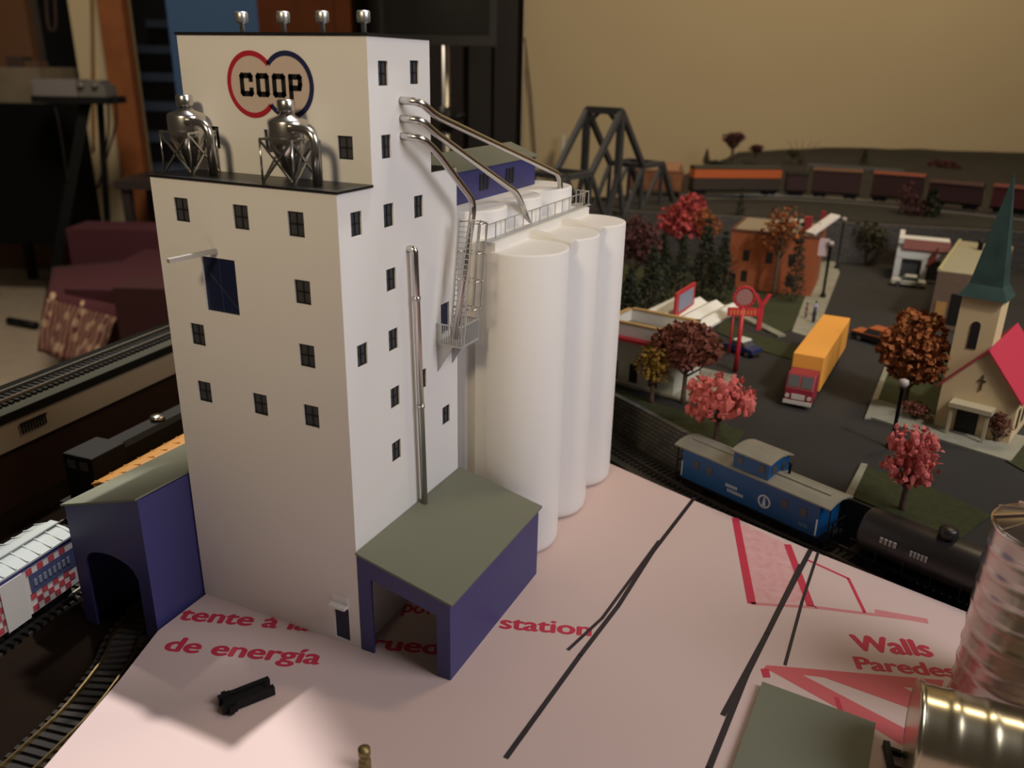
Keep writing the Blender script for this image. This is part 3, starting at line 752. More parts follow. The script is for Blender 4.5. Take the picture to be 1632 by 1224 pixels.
# ------------------------------------------------------------------ tracks
def resample(pts, step):
    out = [pts[0].copy()]; acc = 0
    for a, b_ in zip(pts, pts[1:]):
        L = (b_-a).length; s = step-acc
        while s <= L:
            out.append(a.lerp(b_, s/L)); s += step
        acc = (acc+L) % step if L+acc >= step else acc+L
    return out
def smooth(pts, k=2):
    for _ in range(k):
        q = [pts[0]]
        for a, b_ in zip(pts, pts[1:]): q += [a.lerp(b_, .25), a.lerp(b_, .75)]
        pts = q+[pts[-1]]
    return pts
def offset(pts, d):
    out = []
    for i, p in enumerate(pts):
        t = (pts[min(i+1, len(pts)-1)]-pts[max(i-1, 0)]).normalized(); out.append(p+Vector((-t.y, t.x, 0))*d)
    return out
def track(path, z, label, rail=STEELRAIL, bed=True, bedw=4.2, bedm=None, tie=None, zb=None):
    """path of ground points; z = top of the bed; rails end .45 above it"""
    path = resample(smooth([Vector((p.x, p.y, 0)) for p in path]), .55)
    o = thing('railway_track', label, 'track', (path[0].x, path[0].y, z))
    R0 = Vector((path[0].x, path[0].y, z))
    if bed:
        m = MB(); a, c = offset(path, bedw/2), offset(path, -bedw/2); a2, c2 = offset(path, bedw/2-.5), offset(path, -bedw/2+.5)
        zz = -.45 if zb is None else zb-z
        n = len(path); vs = []
        for i in range(n):
            for q, h in ((a[i], zz), (a2[i], 0), (c2[i], 0), (c[i], zz)): vs.append((q.x-R0.x, q.y-R0.y, h))
        fs = [(4*i+j, 4*i+j+1, 4*i+5+j, 4*i+4+j) for i in range(n-1) for j in range(3)]
        m.add(vs, fs); m.build('ballast_bed', bedm or BALLAST, o)
    t = MB()
    for i in range(0, len(path)-1):
        p = path[i]-R0; d = (path[i+1]-path[i]).normalized(); nn = Vector((-d.y, d.x, 0)); p = Vector((p.x, p.y, .1))
        t.bar(p-nn*1.35, p+nn*1.35, .3, .22)
    tag(t.build('ties', tie or TIE, o), kind='stuff')
    for s in (.825, -.825):
        m = MB(); q = [Vector((p.x-R0.x, p.y-R0.y, .33)) for p in offset(path, s)]
        vs = []
        for i, p in enumerate(q):
            tt = (q[min(i+1, len(q)-1)]-q[max(i-1, 0)]).normalized(); nn = Vector((-tt.y, tt.x, 0))
            for a, h in ((-.08, -.13), (.08, -.13), (.06, .12), (-.06, .12)): vs.append(p+nn*a+Vector((0, 0, h)))
        fs = [(4*i+j, 4*i+(j+1) % 4, 4*i+4+(j+1) % 4, 4*i+4+j) for i in range(len(q)-1) for j in range(4)]
        m.add(vs, fs); m.build('rail', rail, o)
    return path
def along(path, p):
    """nearest index on a path"""
    return min(range(len(path)), key=lambda i: (path[i].x-p.x)**2+(path[i].y-p.y)**2)
def rolling(name, label, cat, pa, pb, z, group=None):
    """an Empty at a car's left end, x along the car; returns (empty, length)"""
    d = Vector((pb.x-pa.x, pb.y-pa.y, 0)); o = thing(name, label, cat, (pa.x, pa.y, z), math.atan2(d.y, d.x), group)
    return o, d.length
def trucks(o, L, m_=BLACK, inset=1.9):
    for x in (inset, L-inset):
        m = MB()
        for s in (-.95, .95): m.box(x-1.1, x+1.1, s-.12, s+.12, .25, .65)
        m.box(x-.3, x+.3, -.9, .9, .4, .8)
        t = m.build('bogie', m_, o)
        for dx in (-.72, .72):
            w = MB()
            for s in (-.78, .78): w.cyl((x+dx, s-.1, .48), (x+dx, s+.1, .48), .48, n=18)
            w.cyl((x+dx, -.8, .48), (x+dx, .8, .48), .1, n=8); w.build('wheelset', m_, t)

RAILZ = -1.05
T1 = track([Vector((44, 9, 0)), Vector((40.8, 3.2, 0)), Vector((37.6, -1.6, 0)), Vector((34.2, -6.6, 0)), Vector((31.2, -11.9, 0)), Vector((28.6, -17.5, 0)), Vector((26.2, -23.4, 0)), Vector((23.7, -29.4, 0)), Vector((21.2, -36, 0)), Vector((18.2, -45, 0))], -1.45, 'dark track curving between the pink board and the stone wall', zb=-1.8, bedw=3.5)
# caboose
CAB_BLUE = mat('caboose_blue', (.003, .065, .20), .45)
CAB_ROOF = mat('dusty_tan_roof', (.27, .25, .19), .7, noise=((.20, .185, .14), .5), scale=50)
WLET = mat('white_lettering', (.55, .55, .55), .6)
pa, pb = Vector((31.7, -10.6, 0)), Vector((26.0, -23.6, 0))
ia, ib = along(T1, pa), along(T1, pb)
cb, L = rolling('caboose', 'blue caboose with a tan roof and cupola on the dark track beyond the pink board', 'train car', T1[ia], T1[ib], RAILZ)
e0, e1 = .9, L-.9
m = MB(); m.box(.2, L-.2, -1.35, 1.35, .85, 1.1); m.box(.3, .5, -1.3, 1.3, .5, .9); m.build('frame', BLACK, cb)
m = MB(); m.box(e0, e1, -1.45, 1.45, 1.1, 3.75); body = m.build('body', CAB_BLUE, cb, bevel=.04)
def roofprof(m, x0, x1, w, z0, rise, t=.12):
    m.prism([(-w, z0), (-w*.5, z0+rise*.75), (0, z0+rise), (w*.5, z0+rise*.75), (w, z0), (w, z0+t), (w*.5, z0+rise*.75+t), (0, z0+rise+t), (-w*.5, z0+rise*.75+t), (-w, z0+t)], 'x', x0, x1)
m = MB(); roofprof(m, .1, L-.1, 1.6, 3.72, .35); m.box(e0, L*.36, -.3, .3, 4.15, 4.25); m.box(L*.62, e1, -.3, .3, 4.15, 4.25); m.build('roof', CAB_ROOF, cb)
c0, c1 = L*.40, L*.62
m = MB(); m.box(c0, c1, -1.4, 1.4, 3.75, 5.25); cu = m.build('cupola', CAB_BLUE, cb)
m = MB(); roofprof(m, c0-.2, c1+.2, 1.55, 5.22, .3); m.build('cupola_roof', CAB_ROOF, cu)
for x in (c0+.35, c1-.85):
    m = MB(); m.box(x, x+.5, -1.44, -1.38, 4.35, 4.95); m.build('cupola_window', GLASS, cu)
m = MB(); m.box(c1-.0, c1+.04, -.9, -.3, 4.3, 4.95); m.box(c1, c1+.04, .3, .9, 4.3, 4.95); m.build('cupola_window', GLASS, cu)
for x in (e0+1.2, e0+2.5, L*.72, e1-1.5):
    m = MB(); m.box(x, x+.55, -1.49, -1.43, 2.35, 3.05); m.build('window', GLASS, body)
m = MB(); m.lathe([(.1, 4.0), (.1, 4.9), (.16, 4.92), (.16, 5.0), (0, 5.02)], (L*.66, .6, 0), 10); m.build('chimney', BLACK, cb)
m = MB()
xx = L*.46
for k in range(7): m.box(xx-1.25+k*.16, xx-1.25+k*.16+.1, -1.47, -1.44, 2.05, 2.3)
for k in range(9): m.box(xx-1.05+k*.17, xx-1.05+k*.17+.1, -1.47, -1.44, 1.65, 1.9)
m.build('lettering', WLET, body)
m = MB(); N = 24; cx_, cz_ = L*.62, 2.15
for k in range(N):
    a, b2 = 2*math.pi*k/N, 2*math.pi*(k+1)/N
    m.prism([(cx_+r*math.cos(t), cz_+r*math.sin(t)) for r, t in ((.42, a), (.55, a), (.55, b2), (.42, b2))], 'y', -1.47, -1.44)
m.prism([(cx_-.16, cz_-.36), (cx_+.16, cz_-.36), (cx_+.05, cz_+.38), (cx_-.05, cz_+.38)], 'y', -1.47, -1.44)
m.build('round_emblem', WLET, body)
m = MB()
for k in range(4): m.box(L*.83+k*.2, L*.83+k*.2+.12, -1.47, -1.44, 1.55, 1.8)
m.build('lettering', mat('faint_lettering', (.12, .17, .26), .6), body)
for x, s in ((.25, 1), (L-.25, -1)):
    m = MB()
    for y in (-1.2, -.5, .5, 1.2): m.bar((x, y, 1.1), (x, y, 2.3 if abs(y) < 1 else 3.7), .08)
    m.bar((x, -1.2, 2.3), (x, 1.2, 2.3), .08); m.bar((x, -1.2, 1.7), (x, 1.2, 1.7), .06)
    m.build('end_railing', BLACK, cb)
for x in (e0+.1, e1-.1):
    m = MB(); m.bar((x, -1.5, 1.3), (x, -1.5, 2.6), .08); m.build('grab_iron', WLET, cb)
trucks(cb, L)
# black tank car
pc, pd = Vector((25.6, -24.6, 0)), Vector((21.4, -36.2, 0))
ic, id_ = along(T1, pc), along(T1, pd)
tc, L = rolling('tank_car', 'black tank car with small white lettering, coupled beyond the blue caboose', 'train car', T1[ic], T1[id_], RAILZ)
m = MB(); m.box(.2, L-.2, -1.1, 1.1, .85, 1.1); m.build('frame', BLACK, tc)
TANK = mat('black_tank', (.016, .013, .012), .4)
m = MB(); ps = []
for k in range(9): a = k/8*math.pi/2; ps.append((1.6*math.sin(a), .5-.5*math.cos(a)))
prof = [(r, .5+z) for r, z in ps]+[(r, L-.5-z) for r, z in reversed(ps)]
vs = []; n = 24
for r, x in prof:
    for j in range(n): vs.append((x, max(r, .001)*math.cos(2*math.pi*j/n), 2.75+max(r, .001)*math.sin(2*math.pi*j/n)))
m.add(vs, [(i*n+j, i*n+(j+1) % n, (i+1)*n+(j+1) % n, (i+1)*n+j) for i in range(len(prof)-1) for j in range(n)], True)
tk = m.build('tank', TANK, tc)
m = MB(); m.lathe([(.6, 0), (.6, .7), (.45, .85), (0, .9)], (L*.5, 0, 4.2), 18); m.build('dome', TANK, tc)
m = MB()
for k in range(4): m.box(L*.2+k*.3, L*.2+k*.3+.2, -1.62, -1.5, 2.9, 3.3)
for k in range(5): m.box(L*.37+k*.24, L*.37+k*.24+.15, -1.62, -1.5, 2.8, 3.2)
m.build('lettering', mat('grey_lettering', (.30, .29, .28), .6), tk)
m = MB()
for s in (-1.5, 1.5):
    m.bar((.4, s, 2.3), (L-.4, s, 2.3), .07)
    for k in range(7): x = .5+(L-1)*k/6; m.bar((x, s, 1.0), (x, s, 2.3), .06)
m.build('handrail', BLACK, tc)
trucks(tc, L)

# left side tracks
ta = [at(-120, 1330, z=RAILZ), at(0, 1222, z=RAILZ), at(55, 1172, z=RAILZ), at(100, 1131, z=RAILZ), at(140, 1082, z=RAILZ), at(170, 1042, z=RAILZ)]
ta = [Vector((p.x, p.y, 0)) for p in ta]
T2 = track(offset(ta, -.825)+[Vector((-3.6, 14.9, 0)), Vector((3, 15.9, 0)), Vector((22, 17.0, 0))], -1.45, 'track with a bright brass rail curving past the pink board into the left blue shed', rail=RAILM, zb=-1.8, bedw=3.3)
tb = [Vector((-40, 16.6, 0)), Vector((-8.8, 20.9, 0)), Vector((-3.9, 21.6, 0)), Vector((10, 23.0, 0)), Vector((34, 24.6, 0))]
T3 = track(tb, -1.45, 'dark track behind the left blue shed, under the checkered boxcar', zb=-1.8, bedw=3.6, bedm=DARKBASE)
GREYCAR = mat('silver_grey_car_roof', (.36, .39, .38), .5)
CARWHITE = mat('white_car_side', (.50, .46, .44), .55)
CHECKRED = mat('red_checks', (.36, .05, .06), .55)
i0, i1 = along(T3, Vector((-19.5, 0, 0))+Vector((0, 19.4, 0))), along(T3, Vector((-2.2, 21.8, 0)))
bc, L = rolling('boxcar', 'white boxcar with red checks and a ribbed grey roof beside the left shed', 'train car', T3[i0], T3[i1], RAILZ)
m = MB(); m.box(.2, L-.2, -1.2, 1.2, .75, 1.05); m.build('frame', BLACK, bc)
m = MB(); m.box(.2, L-.2, -1.5, 1.5, 1.05, 4.35); bd = m.build('body', CARWHITE, bc)
m = MB(); m.box(.2, L-.2, -1.53, -1.5, 4.1, 4.35); m.build('sill_stripe', PURPLE, bd)
m = MB(); x = .5
cs = .42
for k in range(int((L-1)/cs)):
    x = .4+k*cs
    if L*.645 < x < L*.745: continue
    for j in range(7):
        if (k+j) % 2: continue
        if L*.76 < x < L*.965 and 2.3 < 1.1+j*cs < 3.6: continue
        m.box(x, x+cs, -1.525, -1.5, 1.1+j*cs, 1.1+(j+1)*cs)
m.build('red_checks', CHECKRED, bd)
m = MB(); m.box(L*.65, L*.745, -1.6, -1.5, .95, 4.1); m.build('door', mat('plain_white_door', (.48, .45, .42), .5), bd)
m = MB(); m.box(L*.77, L*.975, -1.54, -1.5, 2.35, 3.6); pn = m.build('blue_panel', mat('slate_blue_panel', (.05, .06, .13), .5), bd)
m = MB()
for k in range(8): m.box(L*.785+k*.36, L*.785+k*.36+.22, -1.57, -1.53, 2.75, 3.2)
m.build('lettering', mat('grey_blue_lettering', (.16, .17, .22), .6), pn)
m = MB(); roofprof(m, .1, L-.1, 1.58, 4.35, .38)
for k in range(20):
    x = .3+(L-.6)*k/19; m.bar((x, -1.55, 4.52), (x, 0, 4.92), .1); m.bar((x, 1.55, 4.52), (x, 0, 4.92), .1)
m.box(.1, L-.1, -.32, .32, 4.92, 5.02); m.build('roof', GREYCAR, bc)
trucks(bc, L)
ORANGE = mat('orange_car_body', (.72, .35, .09), .5)
i2, i3 = along(T3, Vector((1.8, 22.2, 0))), along(T3, Vector((20, 23.7, 0)))
oc, L = rolling('boxcar', 'yellow-orange train car showing over the roof of the left blue shed', 'train car', T3[i2], T3[i3], RAILZ)
m = MB(); m.box(.2, L-.2, -1.5, 1.5, .8, 5.0); bd = m.build('body', ORANGE, oc)
m = MB(); roofprof(m, .1, L-.1, 1.6, 5.0, .4)
for k in range(14): x = .4+(L-.8)*k/13; m.bar((x, 1.55, 5.15), (x, 0, 5.55), .12)
m.build('roof', ORANGE, oc)
m = MB(); m.box(.1, .2, .5, 1.2, 3.6, 4.6); m.build('end_hatch', mat('rust_hatch', (.22, .06, .02), .6), bd)
trucks(oc, L)
T4 = track([Vector((-20, 26.6, 0)), Vector((6, 29.0, 0)), Vector((40, 31.6, 0))], -1.45, 'dark track nearest the brown panel on the left', zb=-1.8, bedw=3.6, bedm=DARKBASE)
i2, i3 = along(T4, Vector((3.5, 28.8, 0))), along(T4, Vector((24, 30.5, 0)))
lo, L = rolling('locomotive', 'black locomotive in the shade behind the yellow-orange car', 'locomotive', T4[i2], T4[i3], RAILZ)
m = MB(); m.box(.2, L-.2, -1.4, 1.4, .8, 1.3); m.build('frame', BLACK, lo)
m = MB(); m.box(4.5, L-.6, -1.0, 1.0, 1.3, 4.2); m.prism([(-1, 4.2), (1, 4.2), (.7, 4.6), (-.7, 4.6)], 'x', 4.5, L-.6); m.build('hood', BLACK, lo)
m = MB(); m.box(1.2, 4.5, -1.45, 1.45, 1.3, 4.9); cbm = m.build('cab', BLACK, lo, bevel=.1)
m = MB(); m.box(1.15, 1.22, -1.0, -.2, 3.8, 4.5); m.box(1.15, 1.22, .2, 1.0, 3.8, 4.5); m.build('cab_window', GLASS, cbm)
m = MB(); m.lathe([(.6, 4.6), (.6, 4.9), (.4, 5.0), (0, 5.0)], (9.5, 0, 0), 16); m.lathe([(.6, 4.6), (.6, 4.9), (.4, 5.0), (0, 5.0)], (13.5, 0, 0), 16); m.build('roof_fan', CHROME, lo)
trucks(lo, L, inset=3)

# raised shelf with a track along the left
SZ = 6.0
S0, S1 = at(-60, 690, z=SZ), at(330, 526, z=SZ)       # front edge
B0, B1 = at(-60, 640, z=SZ), at(330, 488, z=SZ)       # back edge
dv = (S1-S0).normalized(); nv = Vector((-dv.y, dv.x, 0)); nv = nv if nv.dot(FWD) > 0 else -nv
S0 = S0-dv*20; S1 = S1+dv*30
wd = 5.6
m = MB(); m.slab([(p.x, p.y) for p in (S0, S1, S1+nv*wd, S0+nv*wd)], SZ-.7, SZ)
tag(m.build('track_shelf', mat('dark_shelf_edge', (.010, .0095, .008), .85, 0, .1)), 'raised shelf carrying a single track along the left edge', 'shelf')
m = MB(); m.slab([(p.x, p.y) for p in (S0+nv*.15, S1+nv*.15, S1+nv*1.0, S0+nv*1.0)], SZ-3.0, SZ-.7)
tag(m.build('fascia_board', mat('beige_fascia', (.34, .27, .20), .7)), 'beige fascia board under the raised track on the left', 'board')
m = MB(); m.slab([(p.x, p.y) for p in (S0+nv*.5, S1+nv*.5, S1+nv*1.6, S0+nv*1.6)], -1.8, SZ-3.0)
tag(m.build('support_panel', mat('dark_brown_panel', (.030, .012, .006), .5)), 'dark brown panel under the beige fascia on the left', 'panel')
track([S0+nv*wd*.43, (S0+S1)/2+nv*wd*.43, S1+nv*wd*.43], SZ+.12, 'single track on the raised shelf at the left edge', bedm=mat('grey_green_ballast', (.06, .06, .048), .9), bedw=4.6, zb=SZ, tie=mat('black_tie', (.008, .007, .006), .8))
pz = at(0, 676, z=SZ-2.0); q = (S0+S1)/2; pz = S0+dv*((pz-S0).dot(dv))
m = MB()
for k in range(9):
    m.bar(pz+dv*(k*.28-.6)+nv*.02+Vector((0, 0, SZ-2.1-pz.z)), pz+dv*(k*.28-.6)+nv*.02+Vector((0, 0, SZ-1.3-pz.z)), .1)
m.bar(pz+dv*-.7+Vector((0, 0, SZ-1.25-pz.z)), pz+dv*1.8+Vector((0, 0, SZ-1.25-pz.z)), .12)
tag(m.build('terminal_strip', BLACK), 'small black comb-like terminal strip on the beige fascia at the left', 'electrical part')

# ------------------------------------------------------------------ buildings of the town
def local(A, B, name, label, cat='toy building', z=GZ):
    d = Vector((B.x-A.x, B.y-A.y, 0)); return thing(name, label, cat, (A.x, A.y, z), math.atan2(d.y, d.x)), d.length
CREAM = mat('cream_church_wall', (.58, .44, .25), .7)
REDROOF = mat('red_church_roof', (.38, .022, .05), .6)
SPIRE = mat('dark_green_spire', (.010, .028, .024), .6, noise=((.018, .045, .038), .4), scale=80)
DARKOPEN = mat('dark_opening', (.006, .005, .005), .5)
A, B = G(1487, 680), G(1606, 711)
ch, Lc = local(A, B, 'church', 'cream toy church with a red roof and dark green spire at the right edge')
mid = (A+B)/2
zap = height_at(mid+Vector((0, 0, 0)), 560)-GZ; zev = height_at(A, 610)-GZ
D = 10.5
m = MB(); m.prism([(0, 0), (Lc, 0), (Lc, zev), (Lc/2, zap), (0, zev)], 'y', 0, D); wl = m.build('walls', CREAM, ch)
ov = .35
for s, nme in ((-1, 'roof'), (1, 'roof')):
    sl_ = (zap-zev)/(Lc/2); xe = Lc/2+s*(Lc/2+ov); ze_ = zev-ov*sl_
    m = MB(); m.prism([(Lc/2, zap+.02), (xe, ze_+.02), (xe, ze_+.2), (Lc/2, zap+.22)], 'y', -ov, D+ov); m.build('roof', REDROOF, ch)
dx0 = Lc*.27
m = MB(); m.box(dx0, dx0+1.75, -.06, .02, 0, 2.3); m.build('door', DARKOPEN, ch)
m = MB(); m.box(dx0-.5, dx0+2.9, -1.5, 0, 2.75, 3.15); m.box(dx0-.35, dx0-.1, -1.4, -1.2, 0, 2.75); m.box(dx0+2.5, dx0+2.75, -1.4, -1.2, 0, 2.75)
m.build('porch', mat('porch_grey_tan', (.40, .34, .22), .7), ch)
m = MB(); m.box(Lc/2-.07, Lc/2+.07, -.08, .0, zev+.1, zev+1.5); m.box(Lc/2-.3, Lc/2+.3, -.08, .0, zev+.9, zev+1.05); m.build('cross', mat('dark_bronze', (.08, .05, .02), .5), ch)
for k in range(4):
    m = MB(); y = 1.4+k*2.3; m.box(Lc-.02, Lc+.06, y, y+.8, 1.1, 2.9); m.build('side_window', DARKOPEN, ch)
# bell tower
tw = 3.1; tx, ty = -.15, 1.15
pt = ch.matrix_basis
ztop = 0
cen = A+(B-A).normalized()*(tx+tw/2)+Vector((-(B-A).normalized().y, (B-A).normalized().x, 0))*(ty)
if Vector((-(B-A).normalized().y, (B-A).normalized().x, 0)).dot(FWD) < 0: cen = A
ztw = height_at(cen, 474)-GZ; zsp = height_at(cen, 276)-GZ
m = MB(); m.box(tx, tx+tw, ty, ty+tw, 0, ztw); bt = m.build('bell_tower', CREAM, ch)
m = MB(); ps = [(tx+tw*.5-.3, 0)]
zc = ztw*.62; w_ = .36
pl = [(tx+tw/2-w_, zc), (tx+tw/2+w_, zc)]+[(tx+tw/2+w_*math.cos(a*math.pi/8), zc+2.1+w_*math.sin(a*math.pi/8)) for a in range(9)]
m.prism(pl, 'y', ty-.06, ty+.02); m.build('arched_window', DARKOPEN, bt)
m = MB(); f = .35; c4 = [(tx-f, ty-f), (tx+tw+f, ty-f), (tx+tw+f, ty+tw+f), (tx-f, ty+tw+f)]
g = .25; c5 = [(tx+g, ty+g), (tx+tw-g, ty+g), (tx+tw-g, ty+tw-g), (tx+g, ty+tw-g)]
vs = [(*p, ztw-.1) for p in c4]+[(*p, ztw+1.0) for p in c5]+[(tx+tw/2, ty+tw/2, zsp)]
m.add(vs, [(3, 2, 1, 0)]+[(i, (i+1) % 4, 4+(i+1) % 4, 4+i) for i in range(4)]+[(4+i, 4+(i+1) % 4, 8) for i in range(4)]); m.build('spire', SPIRE, bt)

# orange brick building
OBRICK = brick_mat('orange_brick', (.34, .085, .025), (.28, .07, .022), (.20, .06, .025), 160, bw=.8, rh=.3, ms=.03)
TAR = mat('tan_flat_roof', (.22, .17, .11), .85)
A, B = G(1156, 458), G(1292, 474)
ob, Lo = local(A, B, 'brick_building', 'orange brick toy building with a tan flat roof beyond the drive-in')
zo = height_at(A, 366)-GZ; D = 12
m = MB(); m.box(0, Lo, 0, D, 0, zo); m.build('walls', OBRICK, ob)
m = MB(); m.box(.3, Lo-.3, .3, D-.3, zo, zo+.06); m.build('flat_roof', TAR, ob)
m = MB(); m.box(-.1, Lo+.1, -.1, .25, zo-.25, zo+.15); m.box(-.1, .25, 0, D, zo-.1, zo+.15); m.box(Lo-.25, Lo+.1, 0, D, zo-.1, zo+.15); m.build('parapet', mat('dark_red_coping', (.10, .03, .018), .7), ob)
for x, z in ((2.0, 4.2), (5.2, 4.2), (8.3, 4.2), (2.0, 1.2), (8.3, 1.2)):
    m = MB(); m.box(x, x+.9, -.06, .02, z, z+1.6); m.build('window', DARKOPEN, ob)
m = MB(); m.box(.35, 1.3, -.08, .02, 0, 2.2); m.build('door', DARKOPEN, ob)
m = MB(); m.box(6.0, 9.6, 5.2, 7.2, zo+.06, zo+1.2); m.build('rooftop_unit', mat('pale_grey_unit', (.36, .36, .29), .6), ob)
m = MB(); m.box(Lo-2.6, Lo-1.5, 2.2, 3.4, zo+.06, zo+2.3); m.build('red_roof_hatch', mat('deep_red_hatch', (.22, .012, .012), .6), ob)
m = MB(); m.box(Lo-.9, Lo-.2, 9.5, 10.2, zo, zo+2.2); m.build('chimney', mat('deep_red_hatch', (.2, .01, .01)), ob)
m = MB(); m.bar((Lo-1.4, 1.0, zo+.3), (Lo+1.4, 4.2, zo+2.6), 1.7, .3); sg_ = m.build('rooftop_sign', mat('white_sign_board', (.62, .58, .55), .5), ob)
m = MB(); m.bar((Lo-.9, 1.3, zo), (Lo-.9, 1.3, zo+.8), .15); m.bar((Lo-.4, 2.6, zo), (Lo-.4, 2.6, zo+1.6), .15); m.build('sign_legs', BLACK, ob)
m = MB(); m.box(Lo, Lo+1.3, .6, .9, zo-2.6, zo-.2); m.build('hanging_sign', mat('pinkish_white_sign', (.5, .40, .42), .5), ob)

# white storefront
SFW = mat('white_storefront', (.62, .62, .60), .55)
A, B = G(1421, 446), G(1503, 455)
sf, Ls = local(A, B, 'storefront', 'white toy storefront with a dark red awning at the far end of the street')
zs = height_at(A, 384)-GZ
m = MB(); m.box(0, Ls, 1.1, 8, 0, zs-.3); m.box(0, Ls, 0, 1.1, zs*.58, zs*.80); m.box(0, .9, 0, 1.1, 0, zs*.6); m.box(Ls*.52, Ls*.52+.8, 0, 1.1, 0, zs*.6); m.box(Ls-.6, Ls, 0, 1.1, 0, zs*.6); m.box(0, .7, 0, 8, zs-.3, zs+.5); m.build('walls', SFW, sf)
m = MB(); m.prism([(-.3, zs*.80), (1.3, zs), (1.3, zs+.25), (-.3, zs*.80+.2)], 'x', .7, Ls); m.build('awning', mat('dark_red_awning', (.12, .03, .03), .7), sf)
for x0, x1 in ((.9, Ls*.52), (Ls*.52+.8, Ls-.6)):
    m = MB(); m.box(x0, x1, .9, 1.1, .4, zs*.57); m.build('shop_window', GLASS, sf)
m = MB(); fx = Ls*.62
m.bar((fx, -.1, zs*.62), (fx+1.1, -1.0, zs*.95), .1); m.mi = 1; m.add([(fx+.2, -.2, zs*.68), (fx+1.1, -1.0, zs*.95), (fx+1.0, -.9, zs*.60), (fx-.2, -.2, zs*.40)], [(0, 1, 2, 3)]); m.mi = 0
m.build('flag', [BLACK, mat('flag_red', (.30, .06, .05), .7)], sf)
# long tan building beside it
BRB = brick_mat('brown_brick_side', (.13, .075, .045), (.10, .06, .038), (.16, .11, .08), 150, bw=.8, rh=.3, ms=.04)
A = G(1477, 520); B = A+Vector((-.12, -1, 0)).normalized()*7.0
bb, Lb = local(A, B, 'shop_row', 'tall narrow brick building with a beige flat roof, between the white storefront and the church')
zb_ = height_at(A, 432)-GZ
bk = at(1508, 380, z=GZ+zb_); dl = (B-A).normalized(); nl = Vector((-dl.y, dl.x, 0)); D = max(8, min(24, (Vector((bk.x, bk.y, 0))-Vector((A.x, A.y, 0))).dot(nl)))
m = MB(); m.box(0, Lb, 0, D, 0, zb_); m.build('walls', BRB, bb)
m = MB(); m.box(.1, Lb-.1, .1, D-.1, zb_, zb_+.08); m.build('flat_roof', mat('beige_gravel_roof', (.27, .24, .155), .85), bb)
m = MB(); m.box(-.08, .3, -.05, D, zb_, zb_+.3); m.build('parapet', mat('yellowish_parapet', (.34, .30, .16), .8), bb)
m = MB(); m.lathe([(.35, 0), (.35, .9), (.5, 1.0), (.5, 1.3), (0, 1.4)], (Lb*.45, D*.75, zb_+.05), 14); m.build('roof_vent', BLACK, bb)
for k in range(4):
    m = MB(); m.box(.5+k*1.6, 1.7+k*1.6, -.12, 0, .3+(k % 2)*.4, 3.4+(k % 2)*1.2); m.build('shop_front', mat('tan_shop_front', (.38, .20, .06), .6) if k % 2 == 0 else DARKOPEN, bb)

# drive-in restaurant
DW = mat('drive_in_white', (.62, .61, .57), .55)
DRED = mat('drive_in_red', (.42, .02, .03), .5)
A, B = G(952, 600, GZ+.18), G(1072, 630, GZ+.18)
di, Ld = local(A, B, 'drive_in', 'white drive-in restaurant with red trim and a folded white canopy behind the stone wall', z=GZ+.18)
zr = height_at(B, 556)-GZ-.18
zr = max(2.6, min(zr, 4.6))
m = MB(); m.box(0, Ld, 0, 6.2, 0, zr); m.build('walls', mat('pale_green_white_wall', (.45, .46, .40), .6), di)
m = MB(); m.box(-.7, Ld+.7, -.7, 6.6, zr, zr+.3); m.build('red_eave', DRED, di)
m = MB(); zt_ = zr+.3
for a in ((.4, Ld-.2, .1, .45), (.4, Ld-.2, 5.2, 5.6), (.4, .75, .1, 5.6), (Ld-.55, Ld-.2, .1, 5.6)): m.box(*a, zt_, zt_+1.25)
m.build('parapet', DW, di)
m = MB()
for a in ((.35, Ld-.15, .05, .5), (.35, Ld-.15, 5.15, 5.65), (.35, .8, .05, 5.65), (Ld-.6, Ld-.15, .05, 5.65)): m.box(*a, zt_+1.25, zt_+1.4)
m.build('tan_coping', mat('tan_coping', (.42, .26, .10), .6), di)
m = MB(); m.box(.75, Ld-.5, .45, 5.2, zt_, zt_+.1); m.build('flat_roof', TAR, di)
for x in (1.4, 3.6, 5.8):
    m = MB(); m.box(x, x+.9, -.06, .02, .3, 2.2); m.build('window', DARKOPEN, di)
# folded canopy behind
cz = 5.2
cp = [at(*q, z=GZ+cz) for q in [(1040, 512), (1076, 476), (1142, 490), (1134, 522), (1064, 526)]]
inv = di.matrix_basis.inverted()
def loc(p): r = Vector((p.x-A.x, p.y-A.y, 0)); a = -math.atan2((B-A).y, (B-A).x); return Vector((r.x*math.cos(a)-r.y*math.sin(a), r.x*math.sin(a)+r.y*math.cos(a), p.z-GZ-.18))
cl = [loc(p) for p in cp]
m = MB(); x0, x1 = min(p.x for p in cl), max(p.x for p in cl); y0, y1 = min(p.y for p in cl), max(p.y for p in cl)
y0 = max(y0, 6.8)
N = 8; zz = cl[0].z
for k in range(N):
    xa, xb = x0+(x1-x0)*k/N, x0+(x1-x0)*(k+1)/N; ha, hb = (zz, zz+.5) if k % 2 == 0 else (zz+.5, zz)
    m.add([(xa, y0, ha), (xb, y0, hb), (xb, y1, hb), (xa, y1, ha), (xa, y0, ha+.25), (xb, y0, hb+.25), (xb, y1, hb+.25), (xa, y1, ha+.25)], [(3,2,1,0),(4,5,6,7),(0,1,5,4),(1,2,6,5),(2,3,7,6),(3,0,4,7)])
m.build('canopy', DW, di)
m = MB()
for x in (x0+.6, x1-.6):
    for y in (y0+.6, y1-.6): m.cyl((x, y, 0), (x, y, zz+.3), .14, n=8)
m.build('canopy_posts', DRED, di)
sgp = loc(at(1074, 506, z=GZ+cz+.4)); sg2 = loc(at(1104, 486, z=GZ+cz+.4))
m = MB(); dd = (sg2-sgp); dd.z = 0
hS = 2.6
p, q = sgp.copy(), sgp+dd; p.z = q.z = zz+.4
